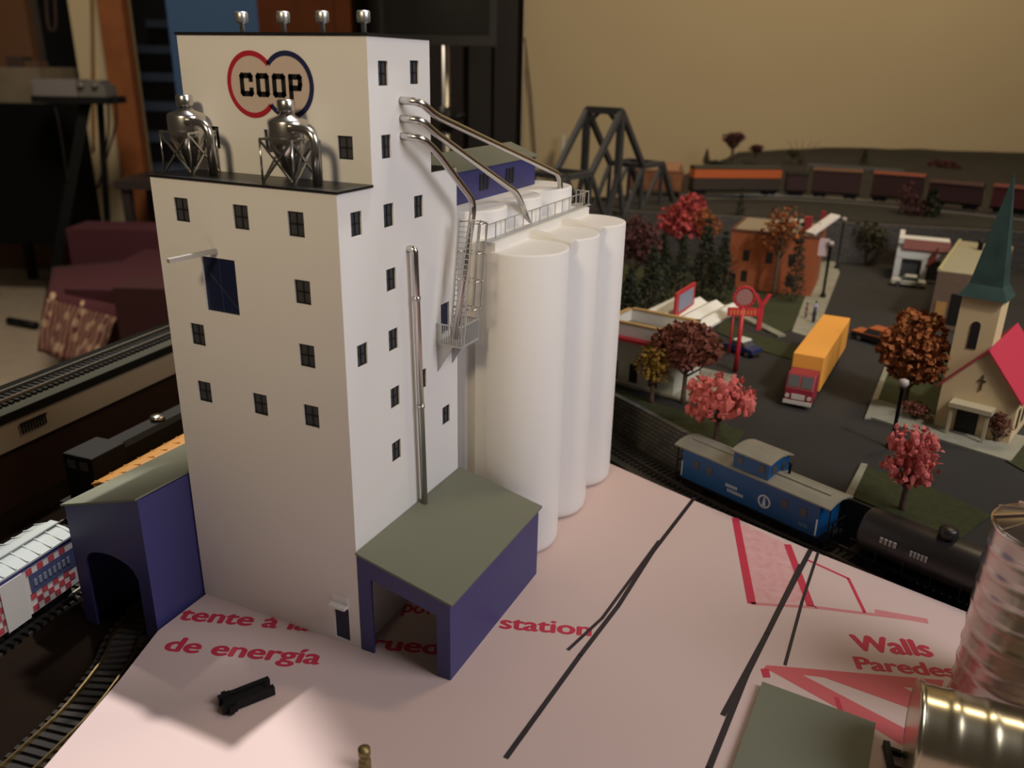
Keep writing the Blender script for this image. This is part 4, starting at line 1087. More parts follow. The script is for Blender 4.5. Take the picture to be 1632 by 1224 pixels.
nn = Vector((-dd.y, dd.x, 0)).normalized()*.12
def panel(m, p, q, z0, z1, n_): m.add([p-n_+Vector((0,0,z0)), q-n_+Vector((0,0,z0)), q+n_+Vector((0,0,z0)), p+n_+Vector((0,0,z0)), p-n_+Vector((0,0,z1)), q-n_+Vector((0,0,z1)), q+n_+Vector((0,0,z1)), p+n_+Vector((0,0,z1))], [(3,2,1,0),(4,5,6,7),(0,1,5,4),(1,2,6,5),(2,3,7,6),(3,0,4,7)])
panel(m, p, q, 0, hS, nn); rs_ = m.build('roof_sign', DRED, di)
m = MB(); panel(m, p.lerp(q, .12), p.lerp(q, .88), .4, hS-.4, nn*1.5); m.build('sign_face', mat('blue_grey_sign_face', (.20, .22, .30), .5), rs_)

# tall red roadside sign: everything stands in one plane facing the street
sgn_b = G(1172, 592)
rs, _ = local(sgn_b, sgn_b+Vector((math.sin(YAW), -math.cos(YAW), 0)), 'roadside_sign', 'tall red roadside sign with a ringed disc and an arrow beside the drive-in', 'sign')
ds = (sgn_b-CAM).dot(FWD)/FPX
hsg = height_at(sgn_b, 456)-GZ
m = MB(); m.cyl((0, 0, 0), (0, 0, hsg-2.2), .28, .2, n=8); m.build('pole', DRED, rs)
zd = hsg-1.15
m = MB(); N = 20
for k in range(N):
    a = 2*math.pi*k/N; m.blob((1.05*math.cos(a), 0, zd+1.05*math.sin(a)), .2, .1, 1)
m.build('ring', DRED, rs)
m = MB(); m.cyl((0, -.1, zd), (0, .1, zd), .85, n=24); m.build('disc', mat('dusty_rose_disc', (.26, .12, .11), .6), rs)
zp = height_at(sgn_b, 497)-GZ
m = MB(); m.box(-1.55, 1.6, -.15, .15, zp-.42, zp+.42); pnl = m.build('name_panel', DRED, rs)
m = MB()
for k in range(8): m.box(-1.35+k*.35, -1.35+k*.35+.2, -.2, -.15, zp-.25, zp+.25)
m.build('lettering', mat('orange_letters', (.55, .14, .05), .5), pnl)
m = MB(); m.box(1.6, 2.1, -.15, .15, zp-1.9, zp+1.0); m.prism([(1.85, zp+.3), (2.75, zp+1.9), (2.35, zp+1.9), (1.85, zp+1.05), (1.35, zp+1.9), (.95, zp+1.9)], 'y', -.15, .15)
m.build('arrow', DRED, rs)

# street lamps
def street_lamp(px, py, ptop, label, r=.14):
    b_ = G(px, py, GZ+.1); t = thing('street_lamp', label, 'street lamp', b_); h = height_at(b_, ptop)-b_.z
    m = MB(); m.lathe([(.4, 0), (.4, .4), (r, .8), (r, h-.9), (r*1.8, h-.85), (r*1.8, h-.75)], n=10); m.build('post', BLACK, t)
    m = MB(); m.lathe([(.2, h-.75), (.42, h-.45), (.38, h-.1), (.12, h)], n=12); m.build('globe', mat('unlit_milky_globe', (.34, .30, .28), .4), t)
street_lamp(1333, 428, 346, 'black street lamp at the far end of the pale sidewalk')
street_lamp(1311, 474, 384, 'black street lamp halfway along the pale sidewalk', .2)
street_lamp(1420, 712, 604, 'black street lamp at the church forecourt, in front of the rust tree', .16)
# people on the sidewalk
def person(px, py, label, shirt, pants, rot=0):
    b_ = G(px, py, GZ+.16); t = thing('person', label, 'person', b_, rot); H = 1.95
    vs = [(0, 0, .95), (0, 0, 1.2), (0, 0, 1.5), (0, 0, 1.62), (0, 0, 1.8), (.1, 0, .9), (.12, .03, .48), (.13, 0, .04), (.13, -.12, .03), (-.1, 0, .9), (-.12, -.04, .48), (-.13, 0, .04), (-.13, -.12, .03),
          (.2, 0, 1.48), (.27, .02, 1.2), (.27, -.08, .95), (-.2, 0, 1.48), (-.27, .02, 1.2), (-.27, -.08, .95)]
    ed = [(0,1),(1,2),(2,3),(3,4),(0,5),(5,6),(6,7),(7,8),(0,9),(9,10),(10,11),(11,12),(2,13),(13,14),(14,15),(2,16),(16,17),(17,18)]
    rd = [.17,.16,.17,.07,.14,.11,.08,.05,.05,.11,.08,.05,.05,.08,.06,.045,.08,.06,.045]
    me = bpy.data.meshes.new('person_body'); me.from_pydata([Vector(v)*CM for v in vs], ed, [])
    o = bpy.data.objects.new('body', me); COL.objects.link(o); o.parent = t
    o.modifiers.new('skin', 'SKIN')
    for i, d in enumerate(me.skin_vertices[0].data): d.radius = (rd[i]*CM, rd[i]*CM); d.use_root = (i == 0)
    s2 = o.modifiers.new('smooth', 'SUBSURF'); s2.levels = 1; s2.render_levels = 1
    me.materials.append(shirt)
    m = MB(); m.lathe([(.2, .98), (.15, .5), (.13, .2), (.14, .9)], n=10)
    m = MB(); m.cyl((.1, 0, .95), (.13, 0, .12), .15, .1, n=10); m.cyl((-.1, 0, .95), (-.13, 0, .12), .15, .1, n=10); m.build('trousers', pants, t)
    m = MB(); m.blob((0, .03, 1.88), .15, .05, 2); m.build('hair', mat('dark_hair', (.02, .012, .008), .7), t)
person(1284, 506, 'tiny person in a pinkish shirt on the pale sidewalk, left of two others', mat('pinkish_cloth', (.32, .16, .14)), mat('tan_cloth', (.20, .16, .12)), .5)
person(1298, 503, 'tiny person in white and violet on the pale sidewalk, right of the pink-shirted one', mat('lilac_cloth', (.36, .32, .40)), mat('violet_cloth', (.10, .08, .18)), 2.2)
person(1296, 514, 'tiny person in dark clothes on the pale sidewalk, nearest the street', mat('dark_cloth', (.05, .05, .08)), mat('black_cloth', (.02, .02, .03)), 4)

# vehicles
TYRE = mat('black_tyre', (.012, .012, .012), .8)
def car(pa, pb, W_, name, label, body, top=None, roofm=None, H=1.55, wagon=False, lower=None):
    d = Vector((pb.x-pa.x, pb.y-pa.y, 0)); L = d.length
    o = thing(name, label, 'toy car', (pa.x, pa.y, GZ), math.atan2(d.y, d.x)); w = W_/2
    m = MB(); m.prism([(0, .45), (.06*L, .35), (.94*L, .35), (L, .45), (L, .85), (.97*L, .95), (.72*L, 1.02), (.30*L, 1.02), (.03*L, .95), (0, .85)], 'y', -w, w)
    b_ = m.build('body', lower or body, o, bevel=.06)
    xr = .05*L if wagon else .22*L
    m = MB(); m.prism([(xr, 1.0), (.74*L, 1.0), (.62*L, H), (xr+.06*L, H)], 'y', -w*.88, w*.88); cbn = m.build('cabin', GLASS, o)
    m = MB(); m.prism([(xr+.05*L, H-.03), (.63*L, H-.03), (.61*L, H+.1), (xr+.07*L, H+.1)], 'y', -w*.9, w*.9); m.build('roof', roofm or body, o)
    if lower: m = MB(); m.box(0.01*L, .99*L, -w*.98, w*.98, .95, 1.1); m.build('upper_body', body, o)
    for x in (.2*L, .8*L):
        for s in (-1, 1):
            m = MB(); m.cyl((x, s*w*1.01, .38), (x, s*(w-.25), .38), .38, n=16); wh = m.build('wheel', TYRE, o)
            m = MB(); m.cyl((x, s*w*1.04, .38), (x, s*w, .38), .2, n=12); m.build('hubcap', CHROME, wh)
    m = MB(); m.box(L, L+.12, -w*.9, w*.9, .4, .6); m.build('bumper', CHROME, o)
    m = MB(); m.box(-.12, 0, -w*.9, w*.9, .4, .6); m.build('bumper', CHROME, o)
    return o
car(G(1474, 459), G(1419, 453), 2.0, 'car', 'white toy car parked in front of the white storefront', mat('off_white_paint', (.42, .42, .36), .35))
car(G(1428, 555), G(1362, 537), 2.2, 'station_wagon', 'orange-brown toy station wagon with black lower body, left of the rust tree', mat('orange_paint', (.34, .08, .02), .35), lower=mat('black_paint', (.012, .009, .008), .3), wagon=True, H=1.75)
car(G(1160, 556), G(1206, 570), 2.0, 'convertible', 'blue toy convertible with a white top behind the red roadside sign', mat('navy_paint', (.012, .02, .09), .3), roofm=mat('white_soft_top', (.5, .5, .46), .6))
# delivery truck
YEL = mat('golden_yellow_box', (.72, .32, .055), .5)
MAR = mat('crimson_cab', (.24, .02, .035), .4)
pa, pb = G(1268, 652), G(1329, 556)
d = Vector((pb.x-pa.x, pb.y-pa.y, 0)); Lt = min(d.length, 19); a = math.atan2(d.y, d.x)
tr = thing('delivery_truck', 'toy truck with a golden yellow box and crimson cab on the dark street', 'toy truck', (pa.x, pa.y, GZ), a)
m = MB(); m.box(.5, Lt, -.9, .9, .6, .95); m.build('chassis', BLACK, tr)
m = MB(); m.box(3.1, Lt, -1.45, 1.45, 1.0, 4.5); m.build('cargo_box', YEL, tr, bevel=.08)
m = MB(); m.prism([(.25, .55), (2.9, .55), (2.9, 3.2), (.9, 3.2), (.25, 1.9)], 'y', -1.3, 1.3); cbb = m.build('cab', MAR, tr, bevel=.1)
for s in (-1, 1):
    m = MB(); m.add([(.31, s*.12, 2.06), (.31, s*1.1, 2.06), (.80, s*1.1, 3.05), (.80, s*.12, 3.05), (.25, s*.12, 2.1), (.25, s*1.1, 2.1), (.74, s*1.1, 3.08), (.74, s*.12, 3.08)], [(0,1,2,3),(7,6,5,4),(0,4,5,1),(1,5,6,2),(2,6,7,3),(3,7,4,0)]); m.build('windscreen', GLASS, cbb)
m = MB(); m.box(.1, .3, -1.3, 1.3, .4, .75)
for y in (-1.0, 1.0): m.cyl((.3, y, 1.15), (.15, y, 1.15), .2, n=12)
m.box(.15, .26, -.6, .6, .9, 1.4); m.build('bumper', mat('pale_bumper', (.5, .46, .42), .4), tr)
for x in (1.5, Lt-2.2, Lt-3.4):
    for s in (-1, 1):
        m = MB(); m.cyl((x, s*1.3, .5), (x, s*.95, .5), .5, n=16); m.build('wheel', TYRE, tr)

# ------------------------------------------------------------------ iron bridge and the upper trains
BR = mat('dark_grey_iron', (.045, .045, .048), .5)
bz = UZ-1.6
bc_ = at(955, 320, u=146); bc_ = Vector((bc_.x, bc_.y, 0))
ax = (vu(.62, .78)-vu(0, 0)).normalized(); ax.z = 0; ax.normalize()
br = thing('iron_bridge', 'dark iron truss bridge with peaked towers against the beige wall', 'toy bridge', (bc_.x, bc_.y, bz), math.atan2(ax.y, ax.x))
HL, HW = 21.0, 3.4
zlow = height_at(bc_, 268)-bz; zpk = height_at(bc_, 176)-bz
m = MB(); m.box(-HL, HL, -HW, HW, 0, .9); m.build('deck', BR, br)
for s in (-HW, HW):
    m = MB(); t = .85
    m.bar((-HL, s, .6), (HL, s, .6), t, t)
    xs = 8.2
    m.bar((-HL+6, s, zlow), (-xs, s, zlow), t); m.bar((xs, s, zlow), (HL-6, s, zlow), t)
    m.bar((-xs, s, zlow), (0, s, zpk), t); m.bar((xs, s, zlow), (0, s, zpk), t)
    m.bar((-HL, s, .6), (-HL+6, s, zlow), t); m.bar((HL, s, .6), (HL-6, s, zlow), t)
    m.bar((0, s, zlow*.9), (0, s, zpk), t*1.2); m.bar((0, s, zlow), (-2.6, s, .6), t*.8); m.bar((0, s, zlow), (2.6, s, .6), t*.8)
    for a in (-1, 1):
        m.bar((a*xs, s, zlow), (a*xs*.35, s, .6), t*.7); m.bar((a*xs, s, .6), (a*(HL-6), s, zlow), t*.6); m.bar((a*xs, s, .6), (a*xs, s, zlow), t*.6); m.bar((a*(HL-6), s, .6), (a*(HL-6), s, zlow), t*.6)
    m.build('truss', BR, br)
m = MB(); m.bar((0, -HW, zpk), (0, HW, zpk), 1.1); m.bar((0, -HW, zpk-2.5), (0, -HW*.3, zpk-.3), .6); m.bar((0, HW, zpk-2.5), (0, HW*.3, zpk-.3), .6)
for a in (-1, 1): m.bar((a*8.2, -HW, zlow), (a*8.2, HW, zlow), .8); m.bar((a*(HL-6), -HW, zlow), (a*(HL-6), HW, zlow), .8)
m.build('cross_strut', BR, br)
for x in (-3, HL-2, -HL+2):
    m = MB(); m.box(x-1.5, x+1.5, -HW+.4, HW-.4, GZ-bz, 0); m.build('pier', BLACK, br)
RZ = UZ+.75
def uptrack(pxs, label):
    pts = [at(x, y, z=UZ) for x, y in pxs]; pts = [Vector((p.x, p.y, 0)) for p in pts]
    return track(pts, UZ+.3, label, bedw=4, zb=UZ)
T5 = uptrack([(1085, 316), (1180, 314), (1300, 318), (1450, 330), (1640, 350)], 'upper track along the top of the long rear wall')
def upcar(x0, x1, label, side, roofc, band=None, H=4.2, name='boxcar'):
    a = along(T5, at(x0, 316, z=UZ)); b_ = along(T5, at(x1, 316, z=UZ))
    best = []
    for x in (x0, x1):
        best.append(min(range(len(T5)), key=lambda i: abs(816+FPX*(Vector((T5[i].x, T5[i].y, RZ))-CAM).dot(RIGHT)/(Vector((T5[i].x, T5[i].y, RZ))-CAM).dot(FWD)-x)))
    o, L = rolling(name, label, 'train car', T5[best[0]], T5[best[1]], RZ)
    m = MB(); m.box(.2, L-.2, -1.2, 1.2, .7, 1.1); m.build('frame', BLACK, o)
    m = MB(); m.box(.3, L-.3, -1.5, 1.5, 1.1, H); bd = m.build('body', side, o)
    if band: m = MB(); m.box(.28, L-.28, -1.55, -1.5, H-1.7, H-.1); m.box(.2, .3, -1.5, 1.5, H-1.7, H-.1); m.build('orange_band', band, bd)
    m = MB(); roofprof(m, .2, L-.2, 1.6, H, .45); m.build('roof', roofc, o)
    trucks(o, L); return o
MARO = mat('dark_maroon_car', (.034, .009, .010), .6); BRN = mat('brown_car', (.035, .024, .017), .6)
upcar(1098, 1240, 'dark-roofed train car with a long orange band, next to the bridge on the upper track', BRN, mat('near_black_green_roof', (.016, .02, .014), .6), mat('orange_stripe', (.50, .11, .025), .5), H=5.0)
upcar(1246, 1286, 'short black-ended maroon train car right behind the orange-banded car', MARO, BLACK, H=4.0)
upcar(1290, 1372, 'maroon train car with a tan-orange roof on the upper track', MARO, mat('tan_orange_roof', (.10, .045, .022), .7), H=5.0)
upcar(1384, 1470, 'maroon train car with a rust orange roof, centre of the upper train', MARO, mat('rust_orange_roof', (.15, .032, .014), .7), H=5.0)
upcar(1476, 1562, 'plain dark maroon train car ahead of the pale crossing box', MARO, MARO, H=4.2)
upcar(1576, 1660, 'red train car at the right end of the upper track', mat('dull_red_car', (.06, .008, .009), .6), mat('dull_red_roof', (.10, .016, .016), .6), H=4.4)
b_ = at(1555, 338, z=UZ)
m = MB(); m.box(b_.x-.6, b_.x+.6, b_.y-.6, b_.y+.6, UZ-.1, UZ+2.0); m.mi = 1; m.box(b_.x-.75, b_.x+.75, b_.y-.75, b_.y+.75, UZ+2.0, UZ+3.6)
tag(m.build('crossing_box', [mat('yellow_beige_box', (.34, .25, .13), .6), mat('grey_beige_box', (.24, .2, .16), .6)]), 'pale yellow trackside box near the right end of the rear wall', 'box')
# rusty gondola behind the bridge and a tan shed
o, L = rolling('gondola', 'rust-coloured open train car seen through the iron bridge', 'train car', Vector((*vu(22.5, 171).xy, 0)), Vector((*vu(33, 168).xy, 0)), UZ+.1)
m = MB(); m.box(0, L, -1.4, -1.2, .9, 4.2); m.box(0, L, 1.2, 1.4, .9, 4.2); m.box(0, .2, -1.4, 1.4, .9, 4.2); m.box(L-.2, L, -1.4, 1.4, .9, 4.2); m.box(0, L, -1.4, 1.4, .8, 1.1); m.build('body', mat('rust_gondola', (.22, .075, .03), .7, noise=((.30, .13, .06), .5), scale=90), o)
m = MB(); m.box(.3, L-.3, -1.2, 1.2, 1.1, 4.6); m.build('load', mat('rust_scrap', (.16, .06, .03), .9, bump=1, bscale=300), o)
trucks(o, L)
b_ = at(1068, 276, u=185)
m = MB(); zq = height_at(b_, 266); m.box(b_.x-2.4, b_.x+2.4, b_.y-2.0, b_.y+2.0, UZ, zq-1.2); m.prism([(b_.x-2.7, zq-1.2), (b_.x+2.7, zq-1.2), (b_.x, zq+1.0)], 'y', b_.y-2.3, b_.y+2.3)
tag(m.build('trackside_hut', mat('tan_hut', (.30, .15, .08), .7)), 'small tan hut just right of the iron bridge', 'hut')
g0, g1 = at(1288, 262, u=205), at(1440, 272, u=205)
m = MB(); m.bar((g0.x, g0.y, g0.z), (g1.x, g1.y, g1.z), .5); 
for k in range(9): p = g0.lerp(g1, k/8); m.bar((p.x, p.y, UZ-.4), (p.x, p.y, p.z), .3)
tag(m.build('guard_fence', mat('blue_grey_fence', (.09, .10, .11), .5)), 'thin blue-grey fence across the hill above the upper trains', 'fence')

# ------------------------------------------------------------------ silver bins and the loose roof in the right foreground
BINM = mat('chrome_bin', (.66, .58, .53), .27, 1.0)
bp = Vector((11.6, -33.6, 0)); rb = 2.75
bn = thing('grain_bin', 'shiny ribbed silver grain bin standing upright at the right edge of the pink board', 'toy bin', bp)
hb = height_at(bp, 815); he = hb-1.1
pr = []
nr = 9
for k in range(nr*6+1):
    z = he*k/(nr*6); pr.append((rb+.07*max(0, math.cos(2*math.pi*k/6))**4, z))
m = MB(); m.lathe([(0, 0)]+pr, n=48); m.build('wall', BINM, bn)
m = MB(); m.lathe([(rb, he-.05), (rb-.1, he+.12), (.6, hb-.35), (.5, hb-.3), (.5, hb), (0, hb+.05)], n=48)
for k in range(12):
    a = k*math.pi/6; m.bar((rb*math.cos(a), rb*math.sin(a), he+.12), (.6*math.cos(a), .6*math.sin(a), hb-.3), .12)
m.build('conical_roof', BINM, bn)
l0 = at(1452, 1166, z=2.45); axd = Vector((.04, -1, 0)).normalized()
BINM2 = mat('yellowish_chrome_bin', (.62, .56, .40), .26, 1.0)
bl = thing('grain_bin', 'shiny ribbed silver-gold bin lying on its side at the lower right corner', 'toy bin', (l0.x, l0.y, 0), math.atan2(axd.y, axd.x))
pr = []; Lb_ = 9.0
for k in range(6*7+1):
    pr.append((2.38+.07*max(0, math.cos(2*math.pi*k/7))**4, Lb_*k/42))
m = MB(); vs = []; n = 48
prof = [(0.01, 0)]+[(2.38, 0)]+pr+[(2.38, Lb_), (.01, Lb_)]
for r, x in prof:
    for j in range(n): vs.append((x, r*math.cos(2*math.pi*j/n), 2.45+r*math.sin(2*math.pi*j/n)))
m.add(vs, [(i*n+j, i*n+(j+1) % n, (i+1)*n+(j+1) % n, (i+1)*n+j) for i in range(len(prof)-1) for j in range(n)], True); m.build('wall', BINM2, bl)
m = MB()
vs = []
for r, x in ((2.5, .0), (2.5, .25), (2.4, .25), (2.4, -.02)):
    for j in range(n): vs.append((x, r*math.cos(2*math.pi*j/n), 2.45+r*math.sin(2*math.pi*j/n)))
m.add(vs, [(i*n+j, i*n+(j+1) % n, ((i+1) % 4)*n+(j+1) % n, ((i+1) % 4)*n+j) for i in range(4) for j in range(n)], True); m.build('rim', BINM2, bl)
# third shed roof lying near the corner
zz = .35
q = [at(1215, 1086, z=zz), at(1396, 1152, z=zz)]
dr = (q[1]-q[0]).normalized(); nd = Vector((dr.y, -dr.x, 0)); nd = nd if nd.dot(FWD) < 0 else -nd
c = at(1166, 1224, z=zz)-q[0]; wdir = Vector((c.x, c.y, 0)).normalized()
m = MB(); pts = [q[0], q[1], q[1]+wdir*13, q[0]+wdir*13]
m.slab([(p.x, p.y) for p in pts], .0, zz)
tag(m.build('roof_panel', GREYROOF), 'loose grey-green roof panel lying on the pink board at the bottom right', 'roof panel')
# black offcut beside it
p = at(1412, 1185, z=.1)
m = MB(); m.bar((p.x, p.y, .15), (p.x-2.2, p.y-.4, .15), .3); m.bar((p.x, p.y-.9, .15), (p.x-2.6, p.y-1.4, .15), .3); m.bar((p.x-.4, p.y, .15), (p.x-.5, p.y-1.0, .15), .25); m.bar((p.x-1.6, p.y-.3, .15), (p.x-1.7, p.y-1.2, .15), .25)
tag(m.build('black_ladder_piece', BLACK), 'small black plastic ladder piece between the roof panel and the lying bin', 'plastic part')
# ------------------------------------------------------------------ the room
FZ = -90.0
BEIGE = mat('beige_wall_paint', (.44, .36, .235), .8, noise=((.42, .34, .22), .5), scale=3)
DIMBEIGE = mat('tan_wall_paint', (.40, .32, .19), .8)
def vbox(m, v0, v1, u0, u1, z0, z1):
    """a box square to the viewer's direction"""
    c = [vu(v0, u0), vu(v1, u0), vu(v1, u1), vu(v0, u1)]
    m.slab([(p.x, p.y) for p in c], z0, z1); return m
def pv(px, py, u):
    p = at(px, py, u=u); d = p-CAM
    return d.x*math.sin(YAW)-d.y*math.cos(YAW), p.z
def structure(name, m, material):
    return tag(m.build(name, material), kind='structure')
vL = pv(836, 120, UB)[0]
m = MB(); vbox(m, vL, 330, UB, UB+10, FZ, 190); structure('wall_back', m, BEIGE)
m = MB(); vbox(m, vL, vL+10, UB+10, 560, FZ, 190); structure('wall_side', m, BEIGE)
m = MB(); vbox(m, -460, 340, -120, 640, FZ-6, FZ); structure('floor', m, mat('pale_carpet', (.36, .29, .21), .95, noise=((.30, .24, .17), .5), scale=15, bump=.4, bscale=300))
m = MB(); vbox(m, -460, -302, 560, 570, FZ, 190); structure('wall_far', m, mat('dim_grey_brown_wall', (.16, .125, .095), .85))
# stair well on the left: beige pier, wooden post, carpeted steps, blue wall
v0, _ = pv(112, 60, 455); v1, _ = pv(176, 60, 455)
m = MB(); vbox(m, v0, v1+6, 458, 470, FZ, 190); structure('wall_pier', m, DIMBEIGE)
va, za = pv(164, 0, 450); vb, zb_ = pv(188, 0, 450)
vc, zc_ = pv(192, 290, 450)
m = MB(); vbox(m, v1-1, v1+11, 448, 456, FZ, 190)
tag(m.build('wooden_post', mat('orange_brown_wood', (.20, .065, .016), .5, noise=((.15, .045, .012), .5), scale=12)), 'orange-brown wooden door post at the foot of the dark staircase', 'post')
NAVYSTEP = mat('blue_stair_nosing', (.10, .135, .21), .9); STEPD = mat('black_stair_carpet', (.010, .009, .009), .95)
st = thing('staircase', 'dark carpeted staircase with blue nosings behind the elevator at the upper left', 'stairs')
sv0 = -300; sv1 = -140
us, zs_ = 480, FZ
# steps rise away from the viewer
ys = [265, 212, 163, 116, 72, 31]
uu = 520
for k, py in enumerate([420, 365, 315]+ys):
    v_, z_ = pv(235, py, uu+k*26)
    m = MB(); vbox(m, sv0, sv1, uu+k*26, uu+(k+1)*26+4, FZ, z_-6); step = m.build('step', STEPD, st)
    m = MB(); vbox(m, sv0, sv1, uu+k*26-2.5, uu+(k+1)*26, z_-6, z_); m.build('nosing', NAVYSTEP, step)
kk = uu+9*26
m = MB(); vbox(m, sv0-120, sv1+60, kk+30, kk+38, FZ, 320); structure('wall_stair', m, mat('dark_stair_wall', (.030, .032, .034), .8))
vb0, _ = pv(268, 40, 440); vb1, _ = pv(418, 40, 440)
m = MB(); vbox(m, vb0, vb1+2, 440, 450, FZ, 190); structure('wall_blue', m, mat('slate_blue_paint', (.024, .060, .130), .9))
vd0, _ = pv(412, 40, 430); vd1, _ = pv(560, 40, 430)
m = MB(); vbox(m, vd0, vd1, 430, 440, FZ, 190)
d1 = tag(m.build('door_1', mat('red_brown_door_wood', (.060, .016, .004), .8, noise=((.045, .012, .003), .5), scale=8, spec=.1)), kind='structure')
m = MB(); 
for z0 in (-80, 0, 80): vbox(m, vd0+8, vd1-8, 429, 430.2, z0, z0+65)
m.build('door_panel', mat('red_brown_door_wood', (.1, .03, .01)), d1)
m = MB(); vbox(m, vd1, vL+12, 470, 480, FZ, 190); structure('wall_dark', m, mat('near_black_wall', (.008, .005, .004), .9))  # wall in one even near-black colour
# tall black cabinet against the end of the beige wall
c0, _ = pv(738, 120, 236); c1, _ = pv(833, 120, 236)
m = MB(); vbox(m, c0, c1, 236, 262, FZ, 120); cabn = m.build('walls', mat('black_cabinet', (.004, .002, .0018), .8, 0, .1))
ct = thing('cabinet', 'tall black cabinet standing at the left end of the beige wall', 'cabinet', vu(c0, 236, FZ))
cabn.parent = ct; cabn.matrix_parent_inverse = Matrix.Translation(-ct.location); cabn.name = 'body'
m = MB(); vbox(m, c0+1.5, (c0+c1)/2-.4, 235, 236, FZ+4, 117); o = m.build('door', mat('black_cabinet_door', (.005, .0025, .002), .7), ct); o.matrix_parent_inverse = Matrix.Translation(-ct.location)
m = MB(); vbox(m, (c0+c1)/2+.4, c1-1.5, 235, 236, FZ+4, 117); o = m.build('door', mat('black_cabinet_door', (.005, .0025, .002), .7), ct); o.matrix_parent_inverse = Matrix.Translation(-ct.location)
# screen on a silver pole
t0, zb1 = pv(606, 70, 212); t1, _ = pv(790, 74, 212)
tv = thing('screen_on_stand', 'dark flat screen on a silver pole behind the tower of the elevator', 'screen', vu((t0+t1)/2, 218, FZ))
def kid(m, name, material, root):
    o = m.build(name, material, root); o.matrix_parent_inverse = Matrix.Translation(-root.location); return o
m = MB(); vbox(m, t0, t1, 212, 217, zb1, zb1+48); scr = kid(m, 'screen_body', mat('dark_grey_screen', (.022, .021, .020), .35), tv)
m = MB(); vbox(m, t0+1.5, t1-1.5, 211.7, 212, zb1+2.5, zb1+46); kid(m, 'screen_face', mat('screen_glass', (.016, .016, .016), .15), scr).matrix_parent_inverse = Matrix.Identity(4)
pvx, _ = pv(711, 160, 219)
p = vu(pvx, 219)
m = MB(); m.cyl((p.x, p.y, FZ+4), (p.x, p.y, zb1+20), .95, n=16); kid(m, 'pole', mat('satin_silver_pole', (.42, .40, .36), .35, .9), tv)
_, zk = pv(711, 190, 219)
m = MB(); m.cyl((p.x, p.y, zk-3), (p.x, p.y, zk+3), 1.7, n=16); m.cyl((p.x, p.y, zk), (p.x+2.5, p.y-4, zk+1), .8, n=10); kid(m, 'clamp', BLACK, tv)
m = MB()
for a in range(3): m.bar((p.x, p.y, FZ+10), (p.x+13*math.cos(a*2.1), p.y+13*math.sin(a*2.1), FZ+1), 2)
kid(m, 'tripod_base', BLACK, tv)
# cable hanging on the beige wall
m = MB(); a = at(836, 60, u=UB-1); b_ = at(846, 150, u=UB-1); c = at(853, 250, u=UB-1)
m.tube([a, b_, c], .22, 6); tag(m.build('wall_cable', BLACK), 'thin black cable hanging down the beige wall beside the black cabinet', 'cable')
m = MB(); a, b_ = at(898, 215, u=UB-6), at(893, 300, u=UB-6)
m.bar(a, b_, 3.2, .8); m2 = tag(m.build('white_batten', mat('white_batten', (.50, .49, .46), .6)), 'white upright batten against the beige wall behind the iron bridge', 'batten')

# ---- things on the floor at the left
MAROON = mat('maroon_upholstery', (.050, .006, .012), .9, bump=.3, bscale=200)
MAROON2 = mat('dark_maroon_upholstery', (.034, .004, .005), .85, bump=.3, bscale=200)
cu_ = 330
x0, zb0 = pv(122, 358, cu_+55); x1, _ = pv(330, 350, cu_+55)
so = thing('sofa', 'low maroon sofa on the carpet at the left, partly hidden by the elevator', 'sofa', vu((x0+x1)/2, cu_+30, FZ))
_, zseat = pv(200, 425, cu_+10); _, zarm = pv(230, 418, cu_-8)
m = MB(); vbox(m, x0, x1+60, cu_+45, cu_+65, FZ+6, zb0); kid(m, 'backrest', MAROON, so)
sx, _ = pv(98, 440, cu_-28)
m = MB(); vbox(m, sx, x1+60, cu_-28, cu_+45, FZ+6, zseat); kid(m, 'seat', MAROON, so)
ax0, _ = pv(192, 430, cu_-40)
m = MB(); vbox(m, ax0, x1+60, cu_-48, cu_-28.5, FZ+4, zarm); kid(m, 'front_arm', MAROON2, so)
# patterned blanket hanging over it: a draped sheet with thickness
BLK = bpy.data.materials.new('patterned_blanket'); BLK.use_nodes = True; nt = BLK.node_tree; b = nt.nodes['Principled BSDF']; b.inputs['Roughness'].default_value = .95
tc = nt.nodes.new('ShaderNodeTexCoord'); sp = nt.nodes.new('ShaderNodeSeparateXYZ'); nt.links.new(tc.outputs['UV'], sp.inputs[0])
vo = nt.nodes.new('ShaderNodeTexVoronoi'); vo.inputs['Scale'].default_value = 9; vo.feature = 'F1'; nt.links.new(tc.outputs['UV'], vo.inputs['Vector'])
r1 = nt.nodes.new('ShaderNodeValToRGB'); r1.color_ramp.interpolation = 'CONSTANT'; r1.color_ramp.elements[0].color = (.40, .27, .17, 1); r1.color_ramp.elements[1].position = .36; r1.color_ramp.elements[1].color = (.075, .014, .018, 1)
nt.links.new(vo.outputs['Distance'], r1.inputs[0])
wv_ = nt.nodes.new('ShaderNodeTexWave'); wv_.inputs['Scale'].default_value = 5; wv_.inputs['Distortion'].default_value = 6; nt.links.new(tc.outputs['UV'], wv_.inputs['Vector'])
r3 = nt.nodes.new('ShaderNodeValToRGB'); r3.color_ramp.interpolation = 'CONSTANT'; r3.color_ramp.elements[0].color = (.08, .016, .018, 1); r3.color_ramp.elements[1].position = .62; r3.color_ramp.elements[1].color = (.33, .22, .13, 1); nt.links.new(wv_.outputs['Fac'], r3.inputs[0])
mixp = nt.nodes.new('ShaderNodeMix'); mixp.data_type = 'RGBA'; mixp.inputs['Factor'].default_value = .5; nt.links.new(r1.outputs[0], mixp.inputs['A']); nt.links.new(r3.outputs[0], mixp.inputs['B'])
r2 = nt.nodes.new('ShaderNodeValToRGB'); r2.color_ramp.interpolation = 'CONSTANT'
